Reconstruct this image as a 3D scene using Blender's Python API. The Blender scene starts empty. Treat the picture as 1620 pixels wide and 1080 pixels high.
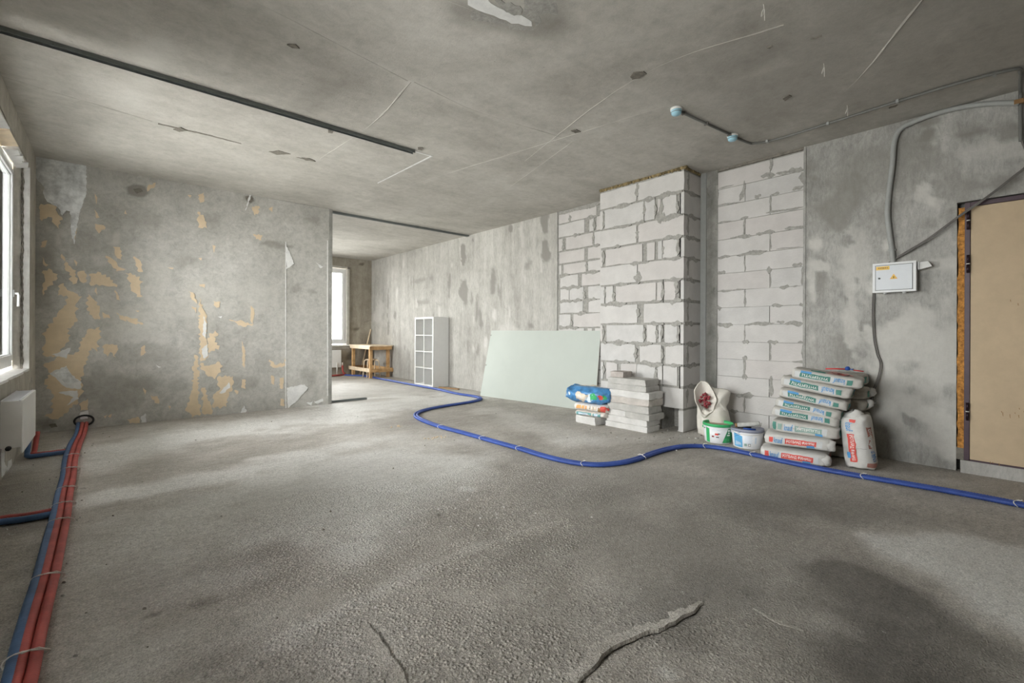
import bpy, math, random
import numpy as np
from mathutils import Matrix, Vector, Euler
C = bpy.context.scene.collection
SC = bpy.context.scene
random.seed(7)
RNG = np.random.default_rng(7)

# ---------------------------------------------------------------- camera, sky, light, exposure
YAW, ROLL = 0.723625, 0.0045676
right = Vector((math.cos(YAW), -math.sin(YAW), 0)); up = Vector((0, 0, 1)); fwd = Vector((math.sin(YAW), math.cos(YAW), 0))
r2 = right * math.cos(ROLL) + up * math.sin(ROLL); u2 = -right * math.sin(ROLL) + up * math.cos(ROLL)
cam = bpy.data.cameras.new('camera'); cam.sensor_width = 36; cam.lens = 16.0; cam.shift_y = -15.55 / 1620; cam.clip_start = .02
camo = bpy.data.objects.new('camera', cam); C.objects.link(camo)
m = Matrix.Identity(4)
for i in range(3):
    m[i][0] = r2[i]; m[i][1] = u2[i]; m[i][2] = -fwd[i]
m[0][3], m[1][3], m[2][3] = 0, 0, 1.17
camo.matrix_world = m
SC.camera = camo
SC.view_settings.view_transform = 'Standard'; SC.view_settings.look = 'None'
SC.view_settings.gamma = 1; SC.view_settings.use_curve_mapping = False
SC.view_settings.exposure = 2.18
SC.cycles.max_bounces = 14; SC.cycles.diffuse_bounces = 10; SC.cycles.use_denoising = True
SC.cycles.sample_clamp_indirect = 8

world = bpy.data.worlds.new('overcast_sky'); SC.world = world; world.use_nodes = True
wn = world.node_tree.nodes; wl = world.node_tree.links; wn.clear()
wo = wn.new('ShaderNodeOutputWorld'); wb = wn.new('ShaderNodeBackground'); wl.new(wb.outputs[0], wo.inputs[0])
tc = wn.new('ShaderNodeTexCoord'); sx = wn.new('ShaderNodeSeparateXYZ'); wl.new(tc.outputs['Generated'], sx.inputs[0])
rp = wn.new('ShaderNodeValToRGB'); mr = wn.new('ShaderNodeMapRange'); mr.inputs['From Min'].default_value = -1; mr.inputs['From Max'].default_value = 1
wl.new(sx.outputs['Z'], mr.inputs['Value']); wl.new(mr.outputs[0], rp.inputs[0]); wl.new(rp.outputs[0], wb.inputs[0])
rp.color_ramp.elements[0].position = .45; rp.color_ramp.elements[0].color = (.66, .645, .62, 1)
rp.color_ramp.elements[1].position = .53; rp.color_ramp.elements[1].color = (1.0, .985, .972, 1)
wb.inputs[1].default_value = 6.0

def portal(name, loc, rot, sx_, sy_):                                # guides the daylight through a window opening
    l = bpy.data.lights.new(name, 'AREA'); l.shape = 'RECTANGLE'; l.size = sx_; l.size_y = sy_; l.cycles.is_portal = True
    o = bpy.data.objects.new(name, l); C.objects.link(o); o.location = loc; o.rotation_euler = rot
portal('daylight_portal', (-.99, 5.525, 1.8), (0, math.radians(-90), 0), 2.12, 2.65)
portal('daylight_portal', (-.99, 1.75, 1.8), (0, math.radians(-90), 0), 2.12, 1.5)  # serves the added opening near the camera
portal('daylight_portal', (-.99, 9.95, 1.8), (0, math.radians(-90), 0), 2.12, 2.3)  # serves the added opening of the rear room
portal('daylight_portal', (3.8, 12.4, 1.83), (math.radians(-90), 0, 0), 1.95, 2.05)

# ---------------------------------------------------------------- noise
def _h(ix, iy, iz, seed):
    n = (ix * 374761393 + iy * 668265263 + iz * 2147483647 + seed * 974634777).astype(np.int64)
    n = (n ^ (n >> 13)) * 1274126177 & 0x7fffffff
    n = (n ^ (n >> 16)) & 0xffff
    return n / 65535.0 * 2 - 1
def vn(p, f=1.0, seed=0):
    p = np.asarray(p, float) * f; i = np.floor(p).astype(np.int64); t = p - i; t = t * t * (3 - 2 * t); o = 0
    for a in (0, 1):
        for b in (0, 1):
            for c in (0, 1):
                w = (t[:, 0] if a else 1 - t[:, 0]) * (t[:, 1] if b else 1 - t[:, 1]) * (t[:, 2] if c else 1 - t[:, 2])
                o = o + w * _h(i[:, 0] + a, i[:, 1] + b, i[:, 2] + c, seed)
    return o
def fbm(p, f=1.0, oct=4, seed=0):
    o = 0; a = 1.0
    for k in range(oct):
        o = o + a * vn(p, f * 2 ** k, seed + k); a *= .5
    return o

# ---------------------------------------------------------------- materials
def nodes(name):
    mt = bpy.data.materials.new(name); mt.use_nodes = True
    n = mt.node_tree.nodes; b = n['Principled BSDF']
    return mt, n, mt.node_tree.links, b
def rgb(c): return (c[0], c[1], c[2], 1)
def noise(n, l, vec, scale, detail=6, rough=.6, dist=0):
    t = n.new('ShaderNodeTexNoise'); t.inputs['Scale'].default_value = scale; t.inputs['Detail'].default_value = detail
    t.inputs['Roughness'].default_value = rough; t.inputs['Distortion'].default_value = dist
    l.new(vec, t.inputs['Vector']); return t.outputs['Fac']
def scl(n, l, vec, s):
    t = n.new('ShaderNodeMapping'); t.inputs['Scale'].default_value = s; l.new(vec, t.inputs['Vector']); return t.outputs[0]
def mth(n, l, op, a, b, c=None):
    t = n.new('ShaderNodeMath'); t.operation = op
    for k, x in enumerate((a, b, c)):
        if x is None: continue
        if isinstance(x, (int, float)): t.inputs[k].default_value = x
        else: l.new(x, t.inputs[k])
    return t.outputs[0]
def mixc(n, l, f, a, b, mode='MIX'):
    t = n.new('ShaderNodeMix'); t.data_type = 'RGBA'; t.blend_type = mode
    for k, x in ((0, f), (6, a), (7, b)):
        if isinstance(x, (int, float)): t.inputs[k].default_value = x
        elif isinstance(x, tuple): t.inputs[k].default_value = rgb(x)
        else: l.new(x, t.inputs[k])
    return t.outputs[2]
def ramp(n, l, f, stops):
    t = n.new('ShaderNodeValToRGB'); e = t.color_ramp.elements
    while len(e) < len(stops): e.new(.5)
    for k, (p, c) in enumerate(stops): e[k].position = p; e[k].color = rgb(c if isinstance(c, tuple) else (c, c, c))
    l.new(f, t.inputs[0]); return t.outputs[0]
def attr(n, name):
    t = n.new('ShaderNodeAttribute'); t.attribute_name = name; return t.outputs['Fac']
def bump(n, l, b, h, dist, strength=1.0):
    t = n.new('ShaderNodeBump'); t.inputs['Distance'].default_value = dist; t.inputs['Strength'].default_value = strength
    l.new(h, t.inputs['Height']); l.new(t.outputs[0], b.inputs['Normal'])
def pos(n): return n.new('ShaderNodeNewGeometry').outputs['Position']
def objc(n): return n.new('ShaderNodeTexCoord').outputs['Object']

def concrete(name, lo, mid, hi, streak=(5, 5, .5), sw=.35, spots=.5, rough=.85, light=(.62, .6, .56), dark=(.16, .155, .14), fine=.12, mott=.17):
    mt, n, l, b = nodes(name); p = pos(n)
    big = noise(n, l, p, .9, 8, .62, .4); st = noise(n, l, scl(n, l, p, streak), 1.6, 6, .6, .3)
    md = noise(n, l, p, 5, 6, .65); fn = noise(n, l, p, 90, 3, .7); ft = noise(n, l, scl(n, l, p, tuple(6 * q for q in streak)), 6, 4, .7)
    s = mth(n, l, 'ADD', mth(n, l, 'MULTIPLY', big, 1 - sw), mth(n, l, 'MULTIPLY', st, sw))
    s = mth(n, l, 'ADD', mth(n, l, 'MULTIPLY', s, .62), mth(n, l, 'MULTIPLY', md, .38 - fine))
    s = mth(n, l, 'ADD', s, mth(n, l, 'MULTIPLY', mth(n, l, 'ADD', mth(n, l, 'MULTIPLY', fn, .5), mth(n, l, 'MULTIPLY', ft, .5)), fine))
    c = ramp(n, l, s, [(.40, lo), (.5, mid), (.60, hi)])
    mo = noise(n, l, scl(n, l, p, tuple((1 + q) / 2 for q in (streak if streak[2] < 1 else (1, 1, 1)))), 15, 10, .78, .5); c = mixc(n, l, 1.0, c, ramp(n, l, mo, [(.34, 1 - mott), (.5, 1.), (.66, 1 + mott * .8)]), 'MULTIPLY')
    sp = noise(n, l, p, 2.3, 5, .7, 1.2)                            # blotches of dark laitance and of pale plaster
    c = mixc(n, l, ramp(n, l, sp, [(.62, 0.), (.68, spots)]), c, dark); c = mixc(n, l, ramp(n, l, noise(n, l, scl(n, l, p, (1.3, 1.3, .6)), 1.9, 6, .7, 1.), [(.6, 0.), (.7, spots)]), c, light)
    pores = noise(n, l, p, 38, 2, .5); c = mixc(n, l, ramp(n, l, pores, [(.74, 0.), (.8, .55)]), c, tuple(q * .45 for q in lo))
    a = attr(n, 'stain'); w = noise(n, l, p, 14, 5, .7)
    aw = mth(n, l, 'MULTIPLY', a, mth(n, l, 'ADD', .55, w))
    c = mixc(n, l, ramp(n, l, aw, [(0., 0.), (.8, .9)]), c, light)
    c = mixc(n, l, ramp(n, l, mth(n, l, 'MULTIPLY', aw, -1.), [(0., 0.), (.8, .9)]), c, dark)
    l.new(c, b.inputs['Base Color']); b.inputs['Roughness'].default_value = rough; b.inputs['Specular IOR Level'].default_value = .3
    h = mth(n, l, 'ADD', mth(n, l, 'MULTIPLY', md, .6), mth(n, l, 'MULTIPLY', fn, .25)); h = mth(n, l, 'ADD', h, mth(n, l, 'MULTIPLY', st, .4))
    bump(n, l, b, h, .012, .5)
    return mt

def plain(name, c, rough=.6, metal=0., var=.12, scale=12, bmp=0., bscale=40, spec=.4, c2=None):
    mt, n, l, b = nodes(name); p = objc(n)
    f = noise(n, l, p, scale, 5, .65)
    lo = tuple(max(0, q * (1 - var)) for q in c) if c2 is None else c2
    hi = tuple(min(1, q * (1 + var)) for q in c)
    l.new(ramp(n, l, f, [(.35, lo), (.65, hi)]), b.inputs['Base Color'])
    b.inputs['Roughness'].default_value = rough; b.inputs['Metallic'].default_value = metal; b.inputs['Specular IOR Level'].default_value = spec
    if bmp: bump(n, l, b, noise(n, l, p, bscale, 4, .6), bmp, .6)
    return mt

def glass_mat():
    mt, n, l, b = nodes('window_glass'); n.remove(b); o = n['Material Output']
    t = n.new('ShaderNodeBsdfTransparent'); t.inputs[0].default_value = (.97, .985, .98, 1); g = n.new('ShaderNodeBsdfGlossy'); g.inputs['Roughness'].default_value = .02
    fr = n.new('ShaderNodeFresnel'); fr.inputs[0].default_value = 1.45; mx = n.new('ShaderNodeMixShader')
    l.new(fr.outputs[0], mx.inputs[0]); l.new(t.outputs[0], mx.inputs[1]); l.new(g.outputs[0], mx.inputs[2]); l.new(mx.outputs[0], o.inputs[0]); return mt

def floor_mat():
    mt, n, l, b = nodes('cement_floor'); p = pos(n)
    big = noise(n, l, p, .7, 8, .65, .6); md = noise(n, l, p, 4, 7, .68, .3); fn = noise(n, l, p, 55, 4, .7); rk = noise(n, l, scl(n, l, p, (1.2, 4, 1)), 3.5, 6, .65, .8)
    s = mth(n, l, 'ADD', mth(n, l, 'MULTIPLY', big, .4), mth(n, l, 'MULTIPLY', md, .25)); s = mth(n, l, 'ADD', s, mth(n, l, 'MULTIPLY', rk, .2)); s = mth(n, l, 'ADD', s, mth(n, l, 'MULTIPLY', fn, .15))
    c = ramp(n, l, s, [(.40, (.285, .262, .232)), (.5, (.405, .379, .342)), (.6, (.52, .495, .457))])
    v = n.new('ShaderNodeTexVoronoi'); v.inputs['Scale'].default_value = 60; v.inputs['Randomness'].default_value = 1.0; l.new(scl(n, l, p, (1, 1, .3)), v.inputs['Vector'])
    v2 = n.new('ShaderNodeTexVoronoi'); v2.inputs['Scale'].default_value = 130; l.new(scl(n, l, p, (1, 1, .3)), v2.inputs['Vector'])
    peb = attr(n, 'pebble'); w = noise(n, l, p, 3, 4, .6)
    pm = ramp(n, l, mth(n, l, 'MULTIPLY', peb, mth(n, l, 'ADD', .5, w)), [(.15, 0.), (.75, 1.)])
    dome = ramp(n, l, v.outputs['Distance'], [(.05, 1.), (.52, 0.)]); dome2 = ramp(n, l, v2.outputs['Distance'], [(.05, 1.), (.55, 0.)])
    top = mth(n, l, 'MULTIPLY', ramp(n, l, v.outputs['Distance'], [(.22, 1.), (.42, 0.)]), pm)
    c = mixc(n, l, mth(n, l, 'MULTIPLY', top, .32), c, (.52, .50, .46)); 
    crev = mth(n, l, 'MULTIPLY', ramp(n, l, v.outputs['Distance'], [(.5, 0.), (.75, 1.)]), pm); c = mixc(n, l, mth(n, l, 'MULTIPLY', crev, .3), c, (.15, .137, .12))
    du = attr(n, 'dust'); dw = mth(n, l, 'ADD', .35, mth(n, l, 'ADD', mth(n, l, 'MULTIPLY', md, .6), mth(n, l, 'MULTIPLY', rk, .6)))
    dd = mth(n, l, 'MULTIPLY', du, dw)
    c = mixc(n, l, ramp(n, l, dd, [(.05, 0.), (1.2, .9)]), c, (.70, .69, .665))  # pale tone of dust and of the painted floor brightness
    c = mixc(n, l, ramp(n, l, mth(n, l, 'MULTIPLY', dd, -1.), [(.05, 0.), (.9, .9)]), c, (.1, .092, .08))
    gr = noise(n, l, p, 120, 4, .8); c = mixc(n, l, 1.0, c, ramp(n, l, gr, [(.32, .62), (.5, 1.), (.68, 1.3)]), 'MULTIPLY'); g2 = noise(n, l, p, 30, 6, .75); c = mixc(n, l, 1.0, c, ramp(n, l, g2, [(.33, .8), (.5, 1.), (.67, 1.18)]), 'MULTIPLY')
    fl = noise(n, l, p, 26, 3, .6); c = mixc(n, l, ramp(n, l, fl, [(.71, 0.), (.76, .8)]), c, (.56, .545, .51))
    fd = noise(n, l, scl(n, l, p, (1, 1, 2)), 17, 3, .6, .5); c = mixc(n, l, ramp(n, l, fd, [(.7, 0.), (.76, .6)]), c, (.12, .11, .1))
    l.new(c, b.inputs['Base Color'])
    l.new(ramp(n, l, md, [(.3, .55), (.7, .75)]), b.inputs['Roughness']); b.inputs['Specular IOR Level'].default_value = .45
    h = mth(n, l, 'ADD', mth(n, l, 'MULTIPLY', md, .5), mth(n, l, 'MULTIPLY', fn, .22))
    h = mth(n, l, 'ADD', h, mth(n, l, 'MULTIPLY', mth(n, l, 'MULTIPLY', dome, pm), .55)); h = mth(n, l, 'ADD', h, mth(n, l, 'MULTIPLY', dome2, .16)); h = mth(n, l, 'ADD', h, mth(n, l, 'MULTIPLY', gr, .22))
    bump(n, l, b, h, .02, .9)
    return mt

M = {}
M['floor'] = floor_mat()
M['ceiling'] = concrete('slab_concrete', (.37, .352, .318), (.455, .437, .40), (.53, .512, .475), streak=(.8, 3, 2), sw=.3, spots=.12, light=(.60, .585, .55), dark=(.24, .228, .205), fine=.16, mott=.12)
M['partition'] = concrete('partition_concrete', (.36, .35, .322), (.45, .44, .41), (.53, .52, .49), streak=(3, 3, 1.2), sw=.25, spots=.22, light=(.56, .545, .5), dark=(.25, .238, .21), fine=.2, mott=.2)
M['right'] = concrete('right_wall_concrete', (.27, .265, .25), (.36, .354, .335), (.47, .463, .44), streak=(3, 3, .6), sw=.3, spots=.3, light=(.60, .588, .555), dark=(.24, .232, .21), fine=.22, mott=.24)
M['right_far'] = concrete('pale_right_wall_concrete', (.32, .308, .285), (.42, .408, .38), (.50, .488, .46), streak=(4, 4, .35), sw=.5, spots=.35, light=(.58, .565, .54), dark=(.25, .24, .22), fine=.22, mott=.2)
M['back'] = concrete('back_wall_concrete', (.25, .225, .18), (.34, .31, .26), (.44, .41, .35), streak=(4, 4, .5), sw=.35, spots=.35, light=(.48, .45, .4), dark=(.17, .15, .12), fine=.16)
M['left'] = concrete('left_wall_concrete', (.32, .295, .25), (.42, .395, .345), (.52, .495, .44), spots=.4)
M['column'] = concrete('column_concrete', (.2, .2, .185), (.29, .285, .265), (.42, .41, .385), streak=(5, 5, 1.5), spots=.7, dark=(.13, .13, .12))
M['block'] = plain('aerated_block_white', (.56, .545, .532), .9, var=.05, scale=5, bmp=.003, bscale=60, spec=.2)
M['block2'] = plain('aerated_block_cream', (.545, .522, .508), .9, var=.05, scale=5, bmp=.003, bscale=60, spec=.2)
M['block3'] = plain('aerated_block_grey', (.54, .53, .52), .9, var=.07, scale=5, bmp=.003, bscale=60, spec=.2)
M['mortar'] = plain('mortar_grey', (.33, .322, .30), .9, var=.18, scale=30, bmp=.006, bscale=50, spec=.2)
M['mortar_dark'] = plain('mortar_shadow_grey', (.2, .185, .16), .95, var=.25, scale=25, bmp=.006, bscale=50, spec=.2)  # darker mortar colour for spots, cracks, crumbs and joints
M['foam'] = plain('aged_foam', (.22, .17, .09), .9, var=.5, scale=20, bmp=.01, bscale=40, spec=.2)
M['tan'] = plain('tan_paper', (.66, .54, .38), .85, var=.06, scale=9, bmp=.001, bscale=30, spec=.2)
M['film'] = plain('white_paper', (.72, .72, .71), .8, var=.08, scale=14, spec=.2)
M['silver'] = plain('grey_backing_paper', (.66, .67, .67), .8, var=.3, scale=9, bmp=.003, bscale=14, spec=.25)
M['steel'] = plain('galvanised_steel', (.30, .32, .32), .45, .75, var=.1, scale=20)
M['steel_dark'] = plain('track_inside_steel', (.2, .22, .22), .5, .7, var=.1)
M['white'] = plain('white_laminate', (.74, .74, .73), .45, var=.02)
M['pvc'] = plain('white_frame_plastic', (.83, .84, .85), .35, var=.02)
M['rad'] = plain('white_enamel', (.82, .82, .81), .35, var=.02)
M['grille'] = plain('radiator_grille_enamel', (.72, .73, .76), .4, var=.03)
M['black'] = plain('black_plastic', (.03, .03, .032), .5)
M['grey'] = plain('grey_conduit_plastic', (.36, .37, .36), .5, var=.06)
M['cable'] = plain('grey_cable_sheath', (.16, .15, .14), .5, var=.1)
M['blue'] = plain('blue_pipe_plastic', (.04, .085, .34), .45, var=.2, scale=6)
M['blue_d'] = plain('dusty_blue_pipe_plastic', (.065, .135, .28), .55, var=.22, scale=9)
M['red'] = plain('red_pipe_plastic', (.43, .085, .075), .55, var=.2, scale=9)
M['tie'] = plain('pale_tie_wire', (.74, .72, .68), .5)
M['green_board'] = plain('moisture_resistant_board', (.47, .505, .472), .85, var=.02, scale=2, spec=.2)
M['board_core'] = plain('gypsum_core', (.72, .7, .66), .9)
M['wood'] = plain('raw_pine', (.62, .40, .2), .6, var=.2, scale=7, c2=(.48, .28, .12))
M['wood_l'] = plain('pale_pine', (.82, .68, .5), .6, var=.1, scale=7)
M['stool'] = plain('varnished_birch', (.6, .48, .36), .45, var=.12)
M['slab'] = plain('grey_aerated_slab', (.45, .44, .42), .92, var=.12, scale=9, bmp=.006, bscale=35, spec=.2)
M['slab_w'] = plain('white_aerated_slab', (.60, .59, .575), .92, var=.08, scale=9, bmp=.005, bscale=35, spec=.2)
M['slab_h'] = plain('brownish_block', (.43, .39, .365), .92, var=.14, scale=9, bmp=.006, bscale=35, spec=.2)
M['slab_p'] = plain('pinkish_slab', (.50, .465, .435), .92, var=.14, scale=9, bmp=.006, bscale=35, spec=.2)
M['sack'] = plain('offwhite_paper_sack', (.52, .505, .475), .75, var=.09, scale=16, bmp=.004, bscale=22, spec=.25)
M['sack_w'] = plain('white_paper_sack', (.60, .59, .57), .7, var=.05, scale=16, bmp=.004, bscale=22, spec=.25)
M['sack_g'] = plain('dusty_paper_sack', (.42, .40, .36), .85, var=.16, scale=14, bmp=.005, bscale=22, spec=.2)
M['lab_green'] = plain('green_print', (.07, .23, .19), .6, var=.1)
M['lab_teal'] = plain('teal_print', (.15, .35, .36), .6, var=.12)
M['lab_grn2'] = plain('faded_green_print', (.28, .40, .36), .65, var=.1)
M['lab_red'] = plain('red_print', (.68, .10, .08), .6, var=.1)
M['lab_blue'] = plain('blue_print', (.1, .32, .62), .6, var=.1)
M['lab_navy'] = plain('navy_print', (.05, .2, .45), .6, var=.1)
M['lab_pale'] = plain('pale_blue_print', (.62, .72, .84), .6, var=.05)
M['lab_white'] = plain('white_print', (.86, .86, .84), .6, var=.03)
M['lab_black'] = plain('black_print', (.04, .04, .04), .6)
M['lab_yel'] = plain('yellow_sticker', (.85, .55, .1), .5, var=.04)
M['lab_orange'] = plain('orange_print', (.85, .42, .15), .6, var=.1)
M['bag_blue'] = plain('glossy_blue_bag_film', (.06, .22, .46), .35, var=.35, scale=12, bmp=.015, bscale=18, spec=.6)
M['bag_beige'] = plain('beige_print', (.72, .62, .5), .4, var=.1)
M['bag_white'] = plain('white_bag_film', (.74, .70, .66), .45, var=.12, scale=16, bmp=.006, bscale=18)
M['cloth'] = plain('cream_woven_cloth', (.70, .67, .615), .9, var=.06, scale=12, bmp=.002, bscale=90, spec=.15)
M['onion'] = plain('red_onion_skin', (.25, .035, .045), .45, var=.4, scale=30)
M['bk_white'] = plain('white_bucket_plastic', (.82, .83, .86), .4, var=.02)
M['bk_green'] = plain('green_bucket_plastic', (.05, .42, .15), .4, var=.08)
M['bk_dgreen'] = plain('dark_green_print', (.03, .25, .10), .5, var=.12)
M['bk_grey'] = plain('greyblue_lid_plastic', (.28, .30, .38), .45, var=.08)
M['plaster'] = plain('dried_beige_plaster', (.47, .38, .29), .9, var=.12, bmp=.006)
M['roller'] = plain('dusty_grey_roller_sleeve', (.45, .45, .43), .95, var=.15, scale=25, bmp=.004)
M['handle_b'] = plain('brown_wooden_handle', (.3, .17, .07), .5)
M['door'] = plain('beige_fibreboard', (.58, .455, .31), .65, var=.05, scale=8, spec=.3)
M['doorframe'] = plain('brown_violet_powder_coat', (.085, .055, .07), .4, var=.1)
M['hinge'] = plain('dark_hinge_metal', (.03, .016, .024), .35, .5)
M['osb'] = plain('orange_chipboard_edge', (.50, .24, .06), .9, var=.4, scale=40, bmp=.01, bscale=70, c2=(.28, .12, .03))
M['threshold'] = concrete('threshold_concrete', (.32, .31, .29), (.42, .41, .39), (.52, .51, .49), spots=.6)
M['panel'] = plain('panel_grey_enamel', (.66, .69, .73), .4, var=.02)
M['panel_f'] = plain('panel_frame_enamel', (.74, .75, .76), .4, var=.02)
M['smoke'] = plain('pale_blue_dust_cap', (.35, .60, .72), .4, var=.06)
M['tool_blue'] = plain('navy_tool_plastic', (.02, .07, .3), .4)
M['tool_red'] = plain('red_tool_plastic', (.6, .05, .05), .4)
M['pinkwrap'] = plain('pink_printed_film', (.72, .36, .33), .4, var=.3, scale=30, bmp=.006)
M['tape'] = plain('vapour_tape', (.5, .48, .44), .7, var=.14, scale=9, bmp=.01, bscale=10)
M['slab_b'] = plain('brownish_red_print', (.36, .17, .14), .8, var=.15, scale=20)
M['lab_sky'] = plain('sky_blue_print', (.13, .42, .72), .5, var=.12)
M['conduit_dark'] = plain('dark_grey_conduit', (.17, .17, .16), .5, var=.08)
M['band'] = plain('pale_print_band', (.60, .615, .62), .7, var=.06)
M['glass'] = glass_mat()

# ---------------------------------------------------------------- mesh builder
WL = {}
class MB:
    def __init__(s): s.v = []; s.f = []; s.m = []
    def add(s, v, f, mi=0):
        o = len(s.v); s.v += [tuple(map(float, p)) for p in v]; s.f += [tuple(i + o for i in q) for q in f]; s.m += [mi] * len(f); return s
    def box(s, x0, x1, y0, y1, z0, z1, mi=0):
        v = [(x, y, z) for x in (x0, x1) for y in (y0, y1) for z in (z0, z1)]
        return s.add(v, [(0, 1, 3, 2), (4, 6, 7, 5), (0, 4, 5, 1), (2, 3, 7, 6), (0, 2, 6, 4), (1, 5, 7, 3)], mi)
    def bar(s, a, b, w, h, mi=0, upv=(0, 0, 1)):
        a, b = Vector(a), Vector(b); d = (b - a).normalized(); u = Vector(upv); sdir = d.cross(u).normalized() * w / 2; u = sdir.cross(d).normalized() * h / 2
        v = [p + i * sdir + j * u for p in (a, b) for i in (-1, 1) for j in (-1, 1)]
        return s.add(v, [(0, 1, 3, 2), (4, 6, 7, 5), (0, 4, 5, 1), (2, 3, 7, 6), (0, 2, 6, 4), (1, 5, 7, 3)], mi)
    def tube(s, pts, r, n=8, mi=0, cap=True):
        P = np.array(pts, float); N = len(P); R = np.full(N, r) if np.isscalar(r) else np.asarray(r, float)
        T = np.gradient(P, axis=0); T /= np.linalg.norm(T, axis=1)[:, None] + 1e-9
        u = np.array((0, 0, 1.)) if abs(T[0][2]) < .9 else np.array((1., 0, 0)); V = []
        for k in range(N):
            u = u - T[k] * np.dot(u, T[k]); u /= np.linalg.norm(u) + 1e-9; w = np.cross(T[k], u)
            a = np.linspace(0, 2 * np.pi, n, endpoint=False)
            V.append(P[k] + R[k] * (np.cos(a)[:, None] * u + np.sin(a)[:, None] * w))
        V = np.concatenate(V); F = [(k * n + i, k * n + (i + 1) % n, (k + 1) * n + (i + 1) % n, (k + 1) * n + i) for k in range(N - 1) for i in range(n)]
        if cap: F += [tuple(range(n - 1, -1, -1)), tuple(range((N - 1) * n, N * n))]
        return s.add(V, F, mi)
    def lathe(s, prof, c, n=24, mi=0, cap0=True, cap1=True):
        V = []; 
        for r, z in prof:
            for i in range(n):
                a = 2 * math.pi * i / n; V.append((c[0] + r * math.cos(a), c[1] + r * math.sin(a), c[2] + z))
        N = len(prof); F = [(k * n + i, k * n + (i + 1) % n, (k + 1) * n + (i + 1) % n, (k + 1) * n + i) for k in range(N - 1) for i in range(n)]
        if cap0: F.append(tuple(range(n - 1, -1, -1)))
        if cap1: F.append(tuple(range((N - 1) * n, N * n)))
        return s.add(V, F, mi)
    def prism(s, pts, ext, mi=0):
        n = len(pts); a = [Vector(p) for p in pts]; e = Vector(ext); b = [p + e for p in a]
        nrm = sum(((a[i] - a[0]).cross(a[(i + 1) % n] - a[0]) for i in range(1, n - 1)), Vector((0, 0, 0)))
        if nrm.dot(e) < 0: a.reverse(); b.reverse()
        return s.add(a + b, [tuple(range(n - 1, -1, -1)), tuple(range(n, 2 * n))] + [(i, (i + 1) % n, n + (i + 1) % n, n + i) for i in range(n)], mi)
    def surf(s, P, mi=0, wrap=False):                                # P: rows x cols x 3
        R, K = P.shape[:2]; F = []
        for i in range(R - 1):
            for j in range(K if wrap else K - 1):
                F.append((i * K + j, i * K + (j + 1) % K, (i + 1) * K + (j + 1) % K, (i + 1) * K + j))
        return s.add(P.reshape(-1, 3), F, mi)
    def build(s, name, mats, parent=None, smooth=False, bevel=0, attrs=None):
        if not isinstance(mats, (list, tuple)): mats = [mats]
        off = WL.get(parent.name, (0, 0, 0)) if parent else (0, 0, 0)
        me = bpy.data.meshes.new(name); V = np.array(s.v) - np.array(off); me.from_pydata(V.tolist(), [], s.f)
        for k in mats: me.materials.append(M[k] if isinstance(k, str) else k)
        if len(mats) > 1: me.polygons.foreach_set('material_index', s.m)
        if smooth: me.polygons.foreach_set('use_smooth', [True] * len(s.f))
        if attrs:
            for k, a in attrs.items():
                at = me.attributes.new(k, 'FLOAT', 'POINT'); at.data.foreach_set('value', np.asarray(a, 'f'))
        me.update(); o = bpy.data.objects.new(name, me); C.objects.link(o)
        if parent: o.parent = parent; WL[o.name] = off
        if bevel:
            b = o.modifiers.new('bevel', 'BEVEL'); b.width = bevel; b.segments = 2; b.limit_method = 'ANGLE'
        return o
def tag(o, label=None, cat=None, group=None, kind=None):
    if label: o['label'] = label
    if cat: o['category'] = cat
    if group: o['group'] = group
    if kind: o['kind'] = kind
    return o
def thing(name, label, cat, loc=(0, 0, 0), rot=None, group=None, mat=None):
    o = bpy.data.objects.new(name, None); C.objects.link(o); o.empty_display_size = .1
    if mat is not None: o.matrix_basis = mat
    else:
        o.location = loc
        if rot is not None: o.rotation_euler = rot
    WL[o.name] = tuple(loc) if (rot is None and mat is None) else (0, 0, 0)
    return tag(o, label, cat, group)
def struct(o, label, cat): return tag(o, label, cat, None, 'structure')
def catmull(pts, ds):
    P = np.array(pts, float); P = np.vstack([2 * P[0] - P[1], P, 2 * P[-1] - P[-2]]); out = []
    for i in range(1, len(P) - 2):
        a, b, c, d = P[i - 1], P[i], P[i + 1], P[i + 2]; n = max(2, int(np.linalg.norm(c - b) / ds * 3)); t = np.linspace(0, 1, n, endpoint=False)[:, None]
        out.append(.5 * (2 * b + (c - a) * t + (2 * a - 5 * b + 4 * c - d) * t ** 2 + (3 * b - a - 3 * c + d) * t ** 3))
    Q = np.vstack(out + [P[-2:-1]]); L = np.concatenate([[0], np.cumsum(np.linalg.norm(np.diff(Q, axis=0), axis=1))]); n = max(2, int(L[-1] / ds)); s = np.linspace(0, L[-1], n)
    return np.stack([np.interp(s, L, Q[:, k]) for k in range(3)], 1)
def stamps(A, B, lst, seed=0, warp=.75, f=4.5):
    p = np.stack([A, B, np.zeros_like(A)], 1); w = fbm(p, f, 4, seed) * warp; o = np.zeros_like(A)
    for (a, b, ra, rb, rot, val) in lst:
        c, s_ = math.cos(rot), math.sin(rot); da, db = A - a, B - b
        d = np.sqrt(((c * da + s_ * db) / ra) ** 2 + ((-s_ * da + c * db) / rb) ** 2) + w
        t = np.clip((1.15 - d) / .6, 0, 1); o = np.where(abs(val * t) > abs(o), val * t * t * (3 - 2 * t), o)
    return o
def jag(poly, step, amp, rnd):                                       # ragged outline
    out = []; n = len(poly)
    for i in range(n):
        a, b = np.array(poly[i]), np.array(poly[(i + 1) % n]); L = np.linalg.norm(b - a); k = max(1, int(L / step)); nr = np.array((-(b - a)[1], (b - a)[0])) / (L + 1e-9)
        for j in range(k): out.append(a + (b - a) * j / k + (nr * rnd.uniform(-amp, amp) if j else 0))
    return out
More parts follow.
